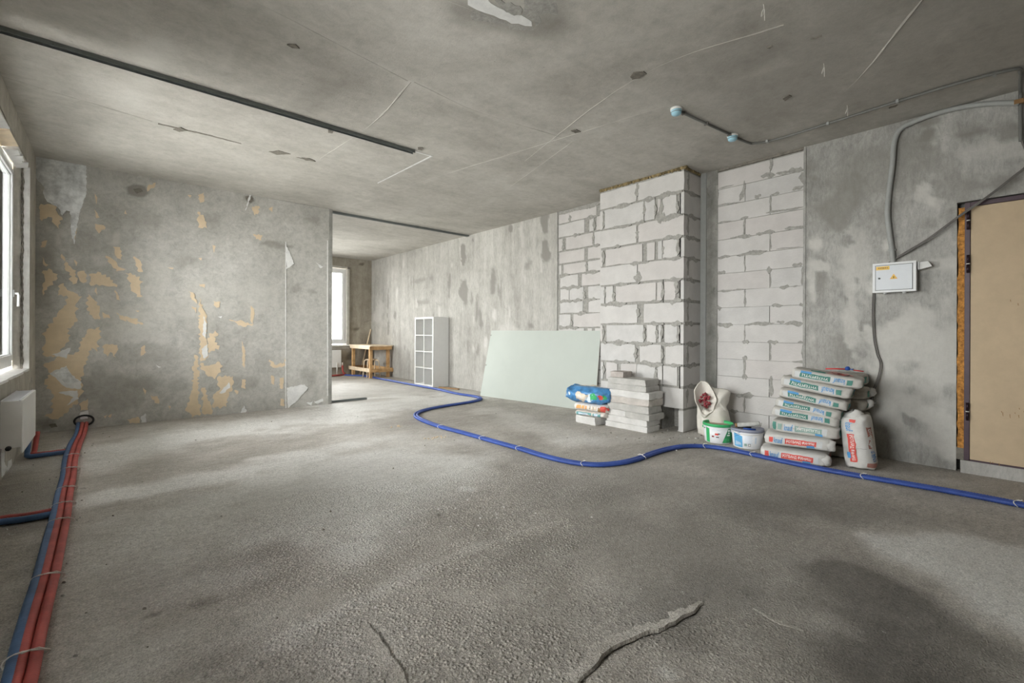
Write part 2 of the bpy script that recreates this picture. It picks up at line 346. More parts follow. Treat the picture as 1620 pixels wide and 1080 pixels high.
XR, YP, HC, XL, XP, YF, YB = 5.433, 7.393, 3.114, -.63, 5.02, 12.043, -2.6
# ---------------------------------------------------------------- floor
def seg_field(A, B, lst, seed=0, warp=.9, f=3.0):
    p = np.stack([A, B, np.zeros_like(A)], 1); w = fbm(p, f, 4, seed); o = np.zeros_like(A)
    for pts, wid, val in lst:
        d = np.full_like(A, 1e9)
        if len(pts) == 1: pts = [pts[0], (pts[0][0] + .001, pts[0][1])]
        for (x0, y0), (x1, y1) in zip(pts[:-1], pts[1:]):
            dx, dy = x1 - x0, y1 - y0; t = np.clip(((A - x0) * dx + (B - y0) * dy) / (dx * dx + dy * dy), 0, 1)
            d = np.minimum(d, np.hypot(A - x0 - t * dx, B - y0 - t * dy))
        t = np.clip((1.5 - d / wid - w * warp * .5) / 1.25, 0, 1); o = o + t * t * (3 - 2 * t) * val
    return np.clip(o, -.85, .95)
dust_and_light = [([(2.873,7.791),(3.545,7.522),(4.568,7.088)], .05, .7), ([(2.905,7.067),(3.708,6.913)], .1, .4), ([(-0.014,5.822),(0.983,6.262),(2.427,6.581)], .75, .7), ([(0.632,3.351),(2.085,3.883)], .8, .5), ([(-0.028,2.995),(0.331,3.034),(1.658,3.29)], 1.0, .5), ([(0.258,1.862),(0.843,1.666)], .6, .14), ([(4.272,0.352),(3.879,-0.039)], .4, .2), ([(2.905,7.067),(4.273,6.628)], .6, .5), ([(3.311,0.178),(3.105,-0.138)], .4, .9), ([(-0.074,4.251),(0.6,4.363),(1.888,4.588)], .2, .6), ([(0.28,6.061),(1.854,6.111)], .35, .38), ([(2.317,6.053),(4.609,6.74)], .4, .42),  # dust marks, plus window light on the floor painted as wide pale bands
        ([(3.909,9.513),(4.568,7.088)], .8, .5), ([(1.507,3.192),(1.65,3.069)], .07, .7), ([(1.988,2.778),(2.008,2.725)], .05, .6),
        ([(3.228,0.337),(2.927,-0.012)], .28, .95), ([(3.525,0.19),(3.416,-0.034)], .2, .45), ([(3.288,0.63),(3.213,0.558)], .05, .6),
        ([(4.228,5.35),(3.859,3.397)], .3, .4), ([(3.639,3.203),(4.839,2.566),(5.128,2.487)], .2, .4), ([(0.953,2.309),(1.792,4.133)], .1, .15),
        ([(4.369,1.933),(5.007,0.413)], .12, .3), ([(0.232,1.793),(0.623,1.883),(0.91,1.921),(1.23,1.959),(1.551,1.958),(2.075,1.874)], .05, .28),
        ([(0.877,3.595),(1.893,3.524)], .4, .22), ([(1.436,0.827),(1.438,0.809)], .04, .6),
        ([(2.579,0.35),(2.09,0.17)], .3, -.6), ([(2.72,0.57),(2.651,0.414)], .1, -.7), ([(1.999,0.854),(1.853,0.413)], .34, -.25),
        ([(1.344,1.179),(2.174,1.083)], .45, -.15), ([(3.453,1.058),(3.898,0.158)], .3, -.2), ([(0.437,2.071),(1.043,2.065)], .3, -.12), ([(-0.56,5.195),(-0.278,2.591)], .25, -.45),
        ([(2.654,2.536),(3.754,0.953)], .5, -.25), ([(1.945,1.963),(2.53,0.774)], .8, -.3), ([(0.29,2.341),(0.334,2.333)], .05, -.7), ([(0.123,2.388),(0.153,2.384)], .03, -.8)]  # small dark spots, and wide bands darkening the floor away from the windows
pebb = [([(0.824,2.709),(2.265,2.486)], .6, .75), ([(0.7,1.692),(0.978,1.196)], .3, 1.1), ([(1.191,1.897),(1.912,1.876)], .3, .85),
        ([(0.171,2.672),(1.114,2.356)], .4, .5), ([(1.305,1.428),(1.524,0.758)], .4, .35), ([(0.209,1.905),(0.64,1.792)], .2, .6), ([(2.42,2.443),(2.799,0.709)], .9, .22)]
ridge = [([(0.232,1.793),(0.623,1.883),(0.91,1.921),(1.23,1.959),(1.551,1.958),(2.075,1.874)], .045, .006), ([(1.191,1.897),(1.548,1.794)], .12, .004), ([(1.507,3.192),(1.65,3.069)], .06, .005),
         ([(1.934,0.929),(1.808,0.922),(1.611,0.956),(1.495,0.993),(1.356,1.007),(1.175,0.987)], .016, -.012), ([(0.781,1.745),(0.78,1.646),(0.765,1.501),(0.748,1.342)], .014, -.012),
         ([(1.887,0.982),(1.966,0.945)], .03, .006), ([(0.288,2.33),(0.304,2.329)], .03, -.008), ([(0.123,2.388),(0.153,2.384)], .03, -.006)]
xs = np.arange(XL - .35, XR + .18, .021); ys = np.concatenate([np.arange(YB, .7, .09), np.arange(.7, 4.2, .018), np.arange(4.2, YF + .2, .045)])
GX, GY = np.meshgrid(xs, ys); A, B = GX.ravel(), GY.ravel(); p3 = np.stack([A, B, 0 * A], 1)
z = np.clip(fbm(p3, 2.2, 5, 3) * .0022, -.004, .003) - .001 + seg_field(A, B, ridge, 5, .5, 9); z += np.clip(fbm(p3, 11, 2, 8), 0, 1) * .0012
mb = MB(); mb.surf(np.stack([GX, GY, z.reshape(GX.shape)], 2)); mb.box(XL - .4, XR + .4, YB - .2, YF + .3, -.3, -.03)
pad = lambda a: np.concatenate([a, np.zeros(8)])
floor = struct(mb.build('floor', 'floor', smooth=True, attrs={'dust': pad(seg_field(A, B, dust_and_light, 11)), 'pebble': pad(seg_field(A, B, pebb, 21) + .12)}), 'bare rough cement floor with dust and exposed pebbles', 'floor')
mb = MB()                                                            # crumbs of rubble lying on the floor
for k in range(330):
    u = random.random()
    if u < .3: x, y = random.uniform(4.2, 5.3), random.gauss(2.8, .35)
    elif u < .55: x, y = random.uniform(-.6, .2), random.uniform(2, 7.2)
    elif u < .8: x, y = random.uniform(.3, 5.2), random.uniform(1., 7)
    else: x, y = random.gauss(1.5, .5), random.gauss(2.2, .4)
    if x < -.6 or x > 5.35 or (x > 4.45 and 2.85 < y): continue
    s = random.uniform(.003, .009) * (1.4 if x > 4 else 1); mb.add([(x + s * math.cos(a + random.random() * .7) * q, y + s * math.sin(a) * q, zz) for q, zz in ((1, -.002), (.6, s * .8)) for a in (0, 1.57, 3.14, 4.7)], [(0, 1, 5, 4), (1, 2, 6, 5), (2, 3, 7, 6), (3, 0, 4, 7), (4, 5, 6, 7)], k % 3)
for (x, y) in [(2.696,4.305),(2.612,4.299),(2.76,4.33),(2.634,5.099),(2.681,5.107),(2.765,4.286)]:
    for k in range(5):
        s = random.uniform(.008, .02); a0 = random.random() * 6; px, py = x + random.gauss(0, .03), y + random.gauss(0, .03)
        mb.add([(px + s * math.cos(a + a0) * q, py + s * math.sin(a + a0) * q * .5, zz) for q, zz in ((1, -.002), (.6, s * .4)) for a in (0, 1.57, 3.14, 4.7)], [(0, 1, 5, 4), (1, 2, 6, 5), (2, 3, 7, 6), (3, 0, 4, 7), (4, 5, 6, 7)], 3)
tag(mb.build('floor_rubble', ['mortar', 'block', 'mortar_dark', 'wood_l']), 'small crumbs of mortar and wood chips strewn over the cement floor', 'rubble', None, 'stuff')

def ledge(pts, h, wid, side):                                        # broken edge of the screed along a crack
    P = catmull([(*p, 0) for p in pts], .03)[:, :2]; T = np.gradient(P, axis=0); T /= np.linalg.norm(T, axis=1)[:, None]; Nn = np.stack([-T[:, 1], T[:, 0]], 1) * side; rl = random.Random(int(h * 1e4)); rows = [[], [], []]
    for k, (p, q) in enumerate(zip(P, Nn)):
        e = min(1, k / 4, (len(P) - 1 - k) / 4); j = rl.uniform(-.006, .006); hh = h * e * rl.uniform(.7, 1.1)
        for r_, (o_, zz) in enumerate(((j - .002, -.004), (j + .003, hh), (j + wid * rl.uniform(.7, 1.2), -.003))): rows[r_].append((*(p + q * o_), zz))
    mb = MB(); mb.surf(np.array(rows)); mb.build('broken_screed_edge', 'floor', floor, attrs={'pebble': np.full(len(mb.v), .3), 'dust': np.full(len(mb.v), .0)})
ledge([(1.934,0.929),(1.808,0.922),(1.611,0.956),(1.495,0.993),(1.356,1.007),(1.17,0.984)], .009, .07, -1)
ledge([(0.781,1.745),(0.78,1.646),(0.765,1.501),(0.748,1.342)], .010, .06, -1)
ledge([(1.076,1.998),(1.17,2.011),(1.278,1.976),(1.399,1.923)], .010, .06, 1)
ledge([(2.048,0.77),(2.023,0.664),(2.034,0.577)], .005, .05, 1)
# ---------------------------------------------------------------- ceiling
xs = np.arange(XL - .35, XR + .18, .07); ys = np.arange(YB, YF + .2, .07); GX, GY = np.meshgrid(xs, ys); A, B = GX.ravel(), GY.ravel()
cst = [([(0.624,3.023),(1.755,3.193),(2.459,3.222),(3.51,3.066)], .035, .28), ([(1.764,3.161),(1.867,4.125),(1.76,5.285)], .035, .26), ([(-0.639,5.225),(0.333,5.437),(1.759,5.388)], .02, .25),
       ([(1.939,3.028),(2.58,1.735),(2.994,0.771)], .03, .2), ([(4.389,5.738),(3.51,3.066),(2.998,1.959),(2.828,1.512)], .03, .2), ([(2.753,7.234),(3.302,3.648),(3.669,1.138)], .03, .18),
       ([(6.601,2.424),(4.137,0.824),(3.416,0.394)], .03, .16), ([(0.615,3.986),(0.611,3.499),(0.568,3.073)], .03, .2), ([(0.239,3.922),(0.101,5.222)], .12, .3),
       ([(1.629,2.265),(2.077,2.059)], .12, -.6), ([(1.926,1.858),(2.072,1.944)], .1, -.5), ([(3.412,1.476),(3.44,1.145)], .1, -.25), ([(1.257,4.182),(1.388,3.405)], .12, -.2),
       ([(3.948,1.223),(4.368,-0.034)], 1.0, -.3)]  # last entry: wide, faintly darker area over the right part
mb = MB(); mb.surf(np.stack([GX, GY, np.full_like(GX, HC) + np.clip(fbm(np.stack([A, B, 0 * A], 1), .8, 3, 4) * .004, -.004, .004).reshape(GX.shape)], 2)[::-1]); nb = len(mb.v)
mb.box(XL - .4, XR + .4, YB - .2, YF + .3, HC + .03, HC + .3)
stf = seg_field(GX[::-1].ravel(), GY[::-1].ravel(), cst, 31, .5, 4)
ceiling = struct(mb.build('ceiling', 'ceiling', smooth=True, attrs={'stain': pad(stf)}), 'bare concrete slab ceiling with board seams and mortar patches', 'ceiling')
def cpatch(name, pts, mat, th, rnd, step=.04, amp=.008):
    o = jag(pts, step, amp, rnd); MB().prism([(a, b, HC + .006) for a, b in o], (0, 0, -th - .006)).build(name, mat, ceiling)
rnd = random.Random(3)
big = lambda P: P
cpatch('plaster_patch', [(1.389,2.171),(1.558,2.167),(1.588,2.208),(1.655,2.205),(1.761,2.175),(1.89,2.158),(2.004,2.089),(1.968,2.058),(1.89,2.06),(1.843,2.094),(1.785,2.096),(1.68,2.105),(1.605,2.079),(1.496,2.081)], 'film', .004, rnd)
cpatch('mortar_patch', [(1.652,2.063),(1.711,2.078),(1.763,2.094),(1.799,2.101),(1.825,2.085),(1.853,2.093),(1.875,2.055),(1.856,2.017),(1.827,2.008),(1.801,2.024),(1.765,2.022),(1.744,2.048),(1.714,2.047),(1.677,2.014)], 'mortar', .005, rnd)
cpatch('mortar_patch', [(1.791,1.926),(1.85,1.994),(1.889,2.053),(1.953,2.048),(1.985,2.042),(2.025,2.077),(2.018,2.02),(1.963,1.987),(1.983,1.947),(2.055,1.911),(1.995,1.865),(1.914,1.815)], 'mortar', .003, rnd)
cpatch('mortar_patch', [(1.636,2.236),(1.659,2.281),(1.691,2.298),(1.762,2.25),(1.853,2.199),(1.907,2.214),(1.993,2.154),(2.041,2.111),(2.017,2.092),(1.898,2.167),(1.834,2.177),(1.727,2.205),(1.655,2.212)], 'mortar', .002, rnd)
for pts in ([(2.959,2.005),(2.926,1.955),(2.968,1.896),(3.015,1.898),(3.028,1.967),(3.0,2.015)], [(3.324,2.92),(3.344,2.866),(3.418,2.873),(3.399,2.928)], [(4.167,1.347),(4.15,1.295),(4.191,1.285),(4.228,1.348)],
            [(0.452,5.474),(0.502,5.374),(0.56,5.413),(0.504,5.502)], [(1.283,5.451),(1.35,5.344),(1.482,5.364),(1.373,5.487)], [(1.605,5.4),(1.68,5.357),(1.754,5.393),(1.667,5.446)], [(0.894,3.334),(0.939,3.294),(0.971,3.321),(0.93,3.348)],
            [(2.434,4.273),(2.473,4.237),(2.503,4.301),(2.459,4.318)], [(1.574,4.481),(1.62,4.458),(1.631,4.523),(1.594,4.538)], [(5.009,0.789),(5.005,0.734),(5.039,0.748),(5.033,0.797)], [(3.348,1.181),(3.354,1.148),(3.371,1.169)], [(3.471,0.953),(3.479,0.895),(3.478,0.93)]):
    cpatch('mortar_spot', pts, 'mortar_dark', .006, rnd, .02, .004)
for pts in ([(0.332,5.42),(0.728,5.396),(1.244,5.416),(1.766,5.408),(1.767,5.434),(1.25,5.445),(0.732,5.422),(0.334,5.445)],):
    cpatch('ceiling_crack', pts, 'mortar_dark', .0015, rnd, .03, .004)
cpatch('chalk_line', [(2.465,4.382),(2.682,4.376),(2.639,5.668),(2.622,5.649),(2.661,4.395),(2.468,4.402)], 'film', .0015, rnd, .05, .001)
for pts in ([(0.624,3.023),(1.728,3.194)], [(1.773,3.177),(2.459,3.222),(3.51,3.066)], [(1.755,3.193),(1.839,4.062),(1.773,5.324)], [(3.539,3.802),(3.013,1.968),(3.186,1.025)], [(2.76,6.748),(3.302,3.648),(3.573,2.023)], [(-0.639,5.225),(0.285,5.411)], [(4.389,5.738),(3.545,3.096)], [(5.301,2.08),(4.463,1.014),(3.546,0.409)], [(1.47,2.266),(3.013,1.968)]):
    a = catmull([(*p, HC - .0005) for p in pts], .12); n_ = len(a); rws = [[], [], []]
    for k in range(n_):
        t_ = a[min(k + 1, n_ - 1)] - a[max(k - 1, 0)]; t_ /= np.linalg.norm(t_); q_ = np.array((-t_[1], t_[0], 0)); w_ = rnd.uniform(.006, .014)
        for r_, (o_, zz) in enumerate(((-w_, .004), (rnd.uniform(-.003, .003), -rnd.uniform(.0003, .0014)), (w_, .004))): rws[r_].append(a[k] + q_ * o_ + np.array((0, 0, zz)))
    mb = MB(); mb.surf(np.array(rws)); mb.build('seam_ridge', 'ceiling', ceiling)
for u in [(3.848,0.977),(4.701,1.022),(2.889,1.038),(3.874,0.996)][:3]:     # wire hooks left in the slab
    mb = MB(); x, y = u
    mb.tube(catmull([(x, y, HC), (x + .01, y, HC - .03), (x + .02, y + .008, HC - .05), (x, y + .012, HC - .07), (x - .015, y, HC - .05), (x + .004, y - .004, HC - .03), (x + .02, y, HC - .09)], .008), .0018, 5); mb.build('wire_hook', 'tie', ceiling, True)

# ---------------------------------------------------------------- walls
def vgrid(mb, axis, k, a0, a1, b0, b1, step, sign, lst, sts, seed, rel=.003, mi=0):
    na, nb_ = max(2, int((a1 - a0) / step) + 1), max(2, int((b1 - b0) / step) + 1); GA, GB = np.meshgrid(np.linspace(a0, a1, na), np.linspace(b0, b1, nb_))
    q = np.stack([GA.ravel(), GB.ravel(), np.full(GA.size, 3.3)], 1); d = np.clip(fbm(q, 1.3, 4, seed) * rel, -rel, rel).reshape(GA.shape) + k
    P = np.stack([GA, d, GB] if axis == 'y' else [d, GA, GB], 2)
    if sign < 0: P = P[:, ::-1]
    mb.surf(P, mi); g = P.reshape(-1, 3); sts.append(stamps(g[:, 0 if axis == 'y' else 1], g[:, 2], lst, seed))
# right wall: bare concrete sections, with the door opening and two bays left for block masonry
W = [(*(0.886,2.662), .55, .36, .1, -.42), (*(0.552,0.766), .42, .75, 0, .6), (*(0.698,0.239), .5, .25, 0, .4), (*(1.15,1.832), .12, .5, 0, .35)]  # broad darker area high up, broad paler areas lower down
for (pt, ra, rb, ro, va) in zip([(0.38,2.872),(1.447,2.741),(0.773,2.709),(1.23,2.405),(1.388,1.793),(0.833,0.743),(0.459,3.237),(0.826,1.241),(1.149,1.522),(0.924,0.199),(0.23,2.703),(0.089,2.839),(0.58,3.06),(0.903,0.975),(0.453,1.43),(1.224,0.962),(0.699,0.411),(0.45,0.556),(0.088,2.381),(7.671,2.755),(7.665,1.976),(8.177,2.102),(6.699,2.083),(5.335,2.992),(5.317,2.504),(5.512,2.669),(5.665,2.364),(9.309,2.357),(9.191,1.837),(11.036,1.97),(10.404,0.99),(5.658,1.274),(7.855,3.081),(7.347,2.98),(6.198,3.029),(8.683,-0.459),(6.238,1.221),(11.552,1.57),(1.438,0.564),(1.47,1.474)],
        (.25,.06,.2,.16,.07,.22,.35,.12,.06,.08,.22,.12,.14,.06,.1,.08,.1,.05,.2,.07,.11,.04,.07,.08,.09,.07,.16,.45,.4,.02,.02,.1,.035,.03,.05,.2,.3,.3,.04,.04),
        (.1,.06,.16,.28,.35,.14,.05,.12,.5,.2,.12,.14,.06,.2,.3,.2,.12,.4,.06,.28,.24,.28,.22,.2,.14,.22,.08,.07,.07,.32,.32,.05,.03,.04,.05,.3,.2,.5,.4,.4),
        (.2,0,.3,.3,0,.2,-.1,0,0,0,.1,0,.1,0,0,0,0,0,.1,.05,0,.1,0,0,0,0,0,0,0,.08,.05,.3,0,0,0,0,0,0,0,0),
        (-.9,-.8,-.45,-.6,-.5,-.0,.5,.7,.5,.45,.4,-.6,-.7,.6,.35,-.4,-.5,.5,-.6,-1.,-.9,-.7,-.8,-1.,-1.,-.5,-.6,-.5,-.45,-1.2,-1.,-.7,-1.3,-1.3,-1.1,.4,.35,.4,-.5,.6)):
    W.append((pt[0], pt[1], ra, rb, ro, va))
rw = random.Random(77)
for k in range(70):
    dk = rw.random() < .62; W.append((rw.uniform(5.1, 11.9), rw.uniform(.15, 2.95), rw.uniform(.012, .06), rw.uniform(.05, .26), rw.uniform(-.15, .15), rw.uniform(-.8, -.3) if dk else rw.uniform(.3, .7)))
for k in range(26):
    dk = rw.random() < .6; W.append((rw.uniform(.42, 1.5), rw.uniform(.3, 3.0), rw.uniform(.02, .09), rw.uniform(.03, .14), rw.uniform(-.6, .6), rw.uniform(-.6, -.25) if dk else rw.uniform(.3, .7)))
mb = MB(); sts = []
def rsec(y0, y1, z0, z1, step=.05, mi=0):
    vgrid(mb, 'x', XR, y0, y1, z0, z1, step, 1, W, sts, 41, mi=mi); mb.box(XR + .006, XR + .3, y0, y1, z0, z1); sts.append(np.zeros(8))
rsec(.4, 1.546, 0, HC, .03); rsec(-.75, .4, 2.29, HC); rsec(5.05, YF, 0, HC, .04, 1); rsec(YB, -.75, 0, HC, .1)
mb.box(XR + .1, XR + .3, -.75, .4, 0, 2.29); sts.append(np.zeros(8)); mb.box(XR + .14, XR + .3, 1.546, 5.05, 0, HC); sts.append(np.zeros(8))
wall_right = struct(mb.build('wall_right', ['right', 'right_far'], smooth=False, attrs={'stain': np.concatenate(sts)}), 'long right wall of stained concrete with white block infill', 'wall')
wall_right.data.polygons.foreach_set('use_smooth', [len(p.vertices) == 4 and abs(p.normal.x) > .9 for p in wall_right.data.polygons])

rb = random.Random(5)
def block(parent, y0, y1, z0, z1, X, depth=.03, amp=.003, mat=None, axis='x'):
    pts = jag([(y0, z0), (y1, z0), (y1, z1), (y0, z1)], .11, amp, rb); pts = [(a + rb.uniform(-amp, amp) * .5, b + rb.uniform(-amp, amp) * .5) for a, b in pts]
    X += rb.uniform(-.002, .001)
    P = [(X, a, b) for a, b in pts] if axis == 'x' else [(a, X, b) for a, b in pts]
    return MB().prism(P, (depth, 0, 0) if axis == 'x' else (0, depth, 0)).build('block', mat or rb.choice(['block', 'block', 'block2', 'block3']), parent)
def smear(parent, ya, za, yb, zb, w, X, axis='x', mat='mortar'):
    a, b = np.array((ya, za)), np.array((yb, zb)); L = np.linalg.norm(b - a); d = (b - a) / L; nr = np.array((-d[1], d[0])); k = max(6, int(L / .016)); X -= rb.uniform(0, .003); w *= 1.15; f0, f1 = rb.uniform(0, 6), rb.uniform(0, 6); top, bot = [], []
    for i in range(k + 1):
        t = i / k; e = min(1, 4 * t + .25, 4 * (1 - t) + .25); c = a + d * L * t
        top.append(c + nr * w * e * (.4 + .16 * math.sin(f0 + 9 * t) + rb.uniform(-.1, .1))); bot.append(c - nr * w * e * (.4 + .16 * math.sin(f1 + 7 * t) + rb.uniform(-.1, .1)))
    pts = top + bot[::-1]; P = [(X - .0015, p, q) for p, q in pts] if axis == 'x' else [(p, X - .0015, q) for p, q in pts]
    MB().prism(P, (.02, 0, 0) if axis == 'x' else (0, .02, 0)).build('mortar_smear', mat, parent)

# bay between column and bare concrete: tidy running bond
MB().box(XR + .012, XR + .15, 1.546, 2.46, 0, HC).build('mortar_bed', 'mortar', wall_right)
zb = [.06 + .2006 * k for k in range(16)]
block(wall_right, 1.556, 2.448, 0, .055, XR)
for k in range(15):
    j = 2.136 if k % 2 else 1.874; g = .0035
    for a, b in ((1.553, j - g), (j + g, 2.447)): block(wall_right, a, b, zb[k] + g * .7, min(zb[k + 1] - g * .7, HC - .035), XR, amp=.0015)
for (p, q, w) in [((1.864,3.091),(1.866,2.95),0.04),((1.971,2.916),(1.822,2.894),0.07),((1.817,2.905),(1.549,2.879),0.05),((1.691,2.904),(1.565,2.889),0.06),((2.146,2.909),(2.161,2.725),0.03),((2.133,2.853),(2.197,2.686),0.05),((2.46,2.686),(2.184,2.674),0.025),((2.032,2.684),(1.97,2.71),0.06),((1.874,2.682),(1.864,2.506),0.025),((1.868,2.68),(1.781,2.686),0.04),((1.657,2.687),(1.553,2.709),0.05),((1.57,2.854),(1.548,2.726),0.07),((1.915,2.494),(1.547,2.487),0.03),((2.459,2.475),(2.288,2.477),0.025),((2.189,2.478),(2.1,2.488),0.03),((2.138,2.473),(2.15,2.281),0.03),((2.301,2.277),(2.042,2.264),0.045),((2.018,2.28),(1.826,2.275),0.05),((1.872,2.25),(1.862,2.088),0.02),((1.728,2.288),(1.53,2.285),0.04),((2.227,2.062),(1.901,2.074),0.06),((2.457,2.06),(2.3,2.064),0.045),((2.145,2.046),(2.131,1.877),0.02),((1.654,1.886),(1.561,1.893),0.05),((2.457,2.958),(2.45,2.732),0.03),((2.44,2.884),(2.263,2.89),0.02),((1.813,2.082),(1.567,2.077),0.015),((2.446,1.877),(2.356,1.885),0.05),((1.883,1.902),(1.884,1.817),0.06),((1.868,1.815),(1.866,1.676),0.018),((1.777,1.658),(1.682,1.666),0.05),((1.682,1.663),(1.589,1.664),0.018),((2.445,1.659),(2.156,1.668),0.03),((2.135,1.671),(2.132,1.471),0.03),((1.853,1.472),(1.748,1.464),0.05),((1.588,1.465),(1.511,1.461),0.06),((2.461,1.467),(2.403,1.456),0.07),((2.139,1.262),(1.824,1.278),0.045),((2.444,1.265),(2.272,1.255),0.07),((1.72,1.271),(1.542,1.269),0.06),((1.803,1.287),(1.727,1.286),0.04),((2.136,1.254),(2.133,1.07),0.02),((2.161,1.069),(2.089,1.063),0.05),((1.894,1.067),(1.788,1.069),0.055),((1.6,1.073),(1.55,1.074),0.03),((1.865,1.06),(1.861,0.867),0.02),((2.137,0.901),(2.136,0.653),0.03),((2.16,0.884),(2.107,0.879),0.06),((2.163,0.667),(2.106,0.671),0.08),((1.652,0.867),(1.521,0.865),0.03),((1.856,0.698),(1.856,0.475),0.05),((2.229,0.442),(2.037,0.463),0.07),((2.135,0.428),(2.138,0.284),0.03),((2.292,0.255),(2.204,0.262),0.06),((1.557,1.86),(1.561,1.669),0.03),((1.549,1.434),(1.546,1.257),0.03),((1.55,1.052),(1.554,0.905),0.03),((2.452,1.232),(2.446,1.064),0.02)]:
    smear(wall_right, p[0], p[1], q[0], q[1], w * .8, XR)
gap = MB(); gap.prism([(XR - .012, 1.55, HC - .03), (XR - .012, 2.45, HC - .03), (XR - .012, 2.45, HC), (XR - .012, 1.55, HC)], (.05, 0, 0)); gap.build('dark_joint', 'mortar_dark', wall_right)

# bay behind the plasterboard, left of the pier: rough bond with thick smears
MB().box(XR + .008, XR + .15, 3.6, 5.055, 0, HC).build('mortar_bed', 'mortar', wall_right)
LROWS = [(2.91,3.06,[(5.011,4.797),(4.797,4.262)]),(2.69,2.89,[(5.016,4.488),(4.388,4.314),(4.256,3.892)]),(2.475,2.665,[(5.014,4.939),(4.859,4.328),(4.296,3.891)]),(2.27,2.445,[(4.999,4.485),(4.415,3.89)]),(2.085,2.24,[(5.006,4.961),(4.911,4.454),(4.414,3.889)]),(1.88,2.06,[(4.983,4.611),(4.529,3.888)]),(1.67,1.855,[(4.976,4.795),(4.784,4.502),(4.407,3.887)]),(1.47,1.645,[(4.98,4.516),(4.401,3.886)]),(1.25,1.445,[(4.996,4.76),(4.696,3.885)]),(1.04,1.225,[(5.005,4.489),(4.411,4.337),(4.276,3.884)])]
for z0, z1, L in LROWS:
    for b, a in L: block(wall_right, max(a, 3.7), min(b, 5.045), z0, z1, XR, amp=.006)
for k in range(5):
    for j in range(2): block(wall_right, 3.75 + .65 * j, 4.36 + .66 * j, .02 + .2 * k, .2 + .2 * k, XR, amp=.005)
for z0, z1, L in LROWS:
    for b, a in L:
        if rb.random() < .75: y0 = rb.uniform(4.2, 4.9); smear(wall_right, y0, z0 - .012, min(5.04, y0 + rb.uniform(.12, .3)), z0 - .012 + rb.uniform(-.004, .004), .055, XR)
        if a > 4.15 and rb.random() < .7: smear(wall_right, a - .012, z0, a - .015, z0 + rb.uniform(.1, .19), .05, XR)
smear(wall_right, 4.2, 3.07, 5.03, 3.07, .05, XR)

# block pier standing out of the wall
mb = MB(); mb.box(XP + .012, XR + .02, 2.92, 3.862, 0, HC - .03); mb.box(XP + .012, XR + .02, 2.665, 2.715, 0, HC - .03); mb.box(XP + .012, XR + .02, 2.7, 2.93, .27, HC - .03); mb.box(5.3, XR + .02, 2.7, 2.93, 0, .28)
pier = struct(mb.build('trim_1', 'mortar'), 'white aerated block pier standing out from the right wall', 'pier')
PR = [(2.84,3.06,1,[(3.889,3.302),(3.275,2.661)]),(2.565,2.815,0,[(3.883,3.826),(3.796,3.196),(3.179,3.041),(3.002,2.96),(2.939,2.752)]),(2.31,2.54,1,[(3.874,3.299),(3.269,2.658)]),(2.062,2.28,0,[(3.871,3.827),(3.776,3.212),(3.142,3.038),(2.992,2.937),(2.927,2.741)]),(1.808,2.045,1,[(3.869,3.285),(3.272,2.656)]),(1.56,1.78,0,[(3.868,3.798),(3.768,3.655),(3.61,3.021),(3.0,2.938),(2.905,2.76)]),(1.29,1.525,1,[(3.866,3.282),(3.185,2.652)]),(1.045,1.262,0,[(3.86,3.822),(3.757,3.191),(3.14,3.015),(2.981,2.947),(2.898,2.735)]),(0.792,1.02,1,[(3.849,3.313),(3.239,2.942),(2.886,2.649)]),(0.54,0.763,0,[(3.847,3.814),(3.758,3.581),(3.524,3.29),(3.282,3.024),(2.989,2.929),(2.918,2.736)]),(0.28,0.51,1,[(3.845,2.935),(2.924,2.647)]),(0.005,0.25,0,[(3.844,3.287),(3.279,2.956)])]
for z0, z1, j, L in PR:
    for b, a in L: block(pier, max(a, 2.655), min(b, 3.87), z0, z1, XP, depth=.085, amp=.005)
    if j: block(pier, 5.125, XR, z0, z1, 2.655, depth=.06, amp=.004, axis='y')
    else:
        block(pier, XP, XR, z0, z1, 2.655, depth=.04 if z0 > .1 else .06, amp=.003, axis='y')
for z0, z1, j, L in PR[:-1]:
    y0 = 2.68
    while y0 < 3.8:
        ln = rb.uniform(.1, .4)
        if rb.random() < .66 and z0 > .35: smear(pier, y0, z0 - .014 + rb.uniform(-.006, .006), min(y0 + ln, 3.85), z0 - .014 + rb.uniform(-.008, .008), rb.uniform(.035, .07), XP)
        y0 += ln + rb.uniform(.02, .2)
    for b, a in L:
        if a > 2.7 and rb.random() < .7 and z0 > .5:
            t0 = z0 + rb.uniform(0, .08); smear(pier, a - .01, t0, a - .012, min(z1, t0 + rb.uniform(.1, .22)), rb.uniform(.03, .05), XP)
    if j: smear(pier, 5.112, z0 + rb.uniform(0, .06), 5.112, z1, .05, 2.655, 'y')
    if z0 > .3: smear(pier, rb.uniform(5.03, 5.1), z0 - .013, rb.uniform(5.25, 5.42), z0 - .02, .055, 2.655, 'y')
for (p, w) in zip([(2.96,2.567),(3.275,1.855)], (.13, .12)): smear(pier, p[0] - .06, p[1], p[0] + .06, p[1] + .01, w, XP)
mb = MB()
for k in range(60):
    t = k / 59; y = 2.64 + 1.24 * t; mb.lathe([(.0, -.03), (.016 + .012 * rb.random(), -.010), (.018, .03)], (XP + .012 + rb.uniform(-.006, .008), y + rb.uniform(-.01, .01), HC - .006 + rb.uniform(-.008, .006)), 6)
for k in range(18): mb.lathe([(.0, -.02), (.02, -.01), (.02, .03)], (XP + .02 + .022 * k, 2.667 + rb.uniform(-.006, .004), HC - .01), 6)
tag(mb.build('foam_bead', 'foam', pier, True), kind='stuff')
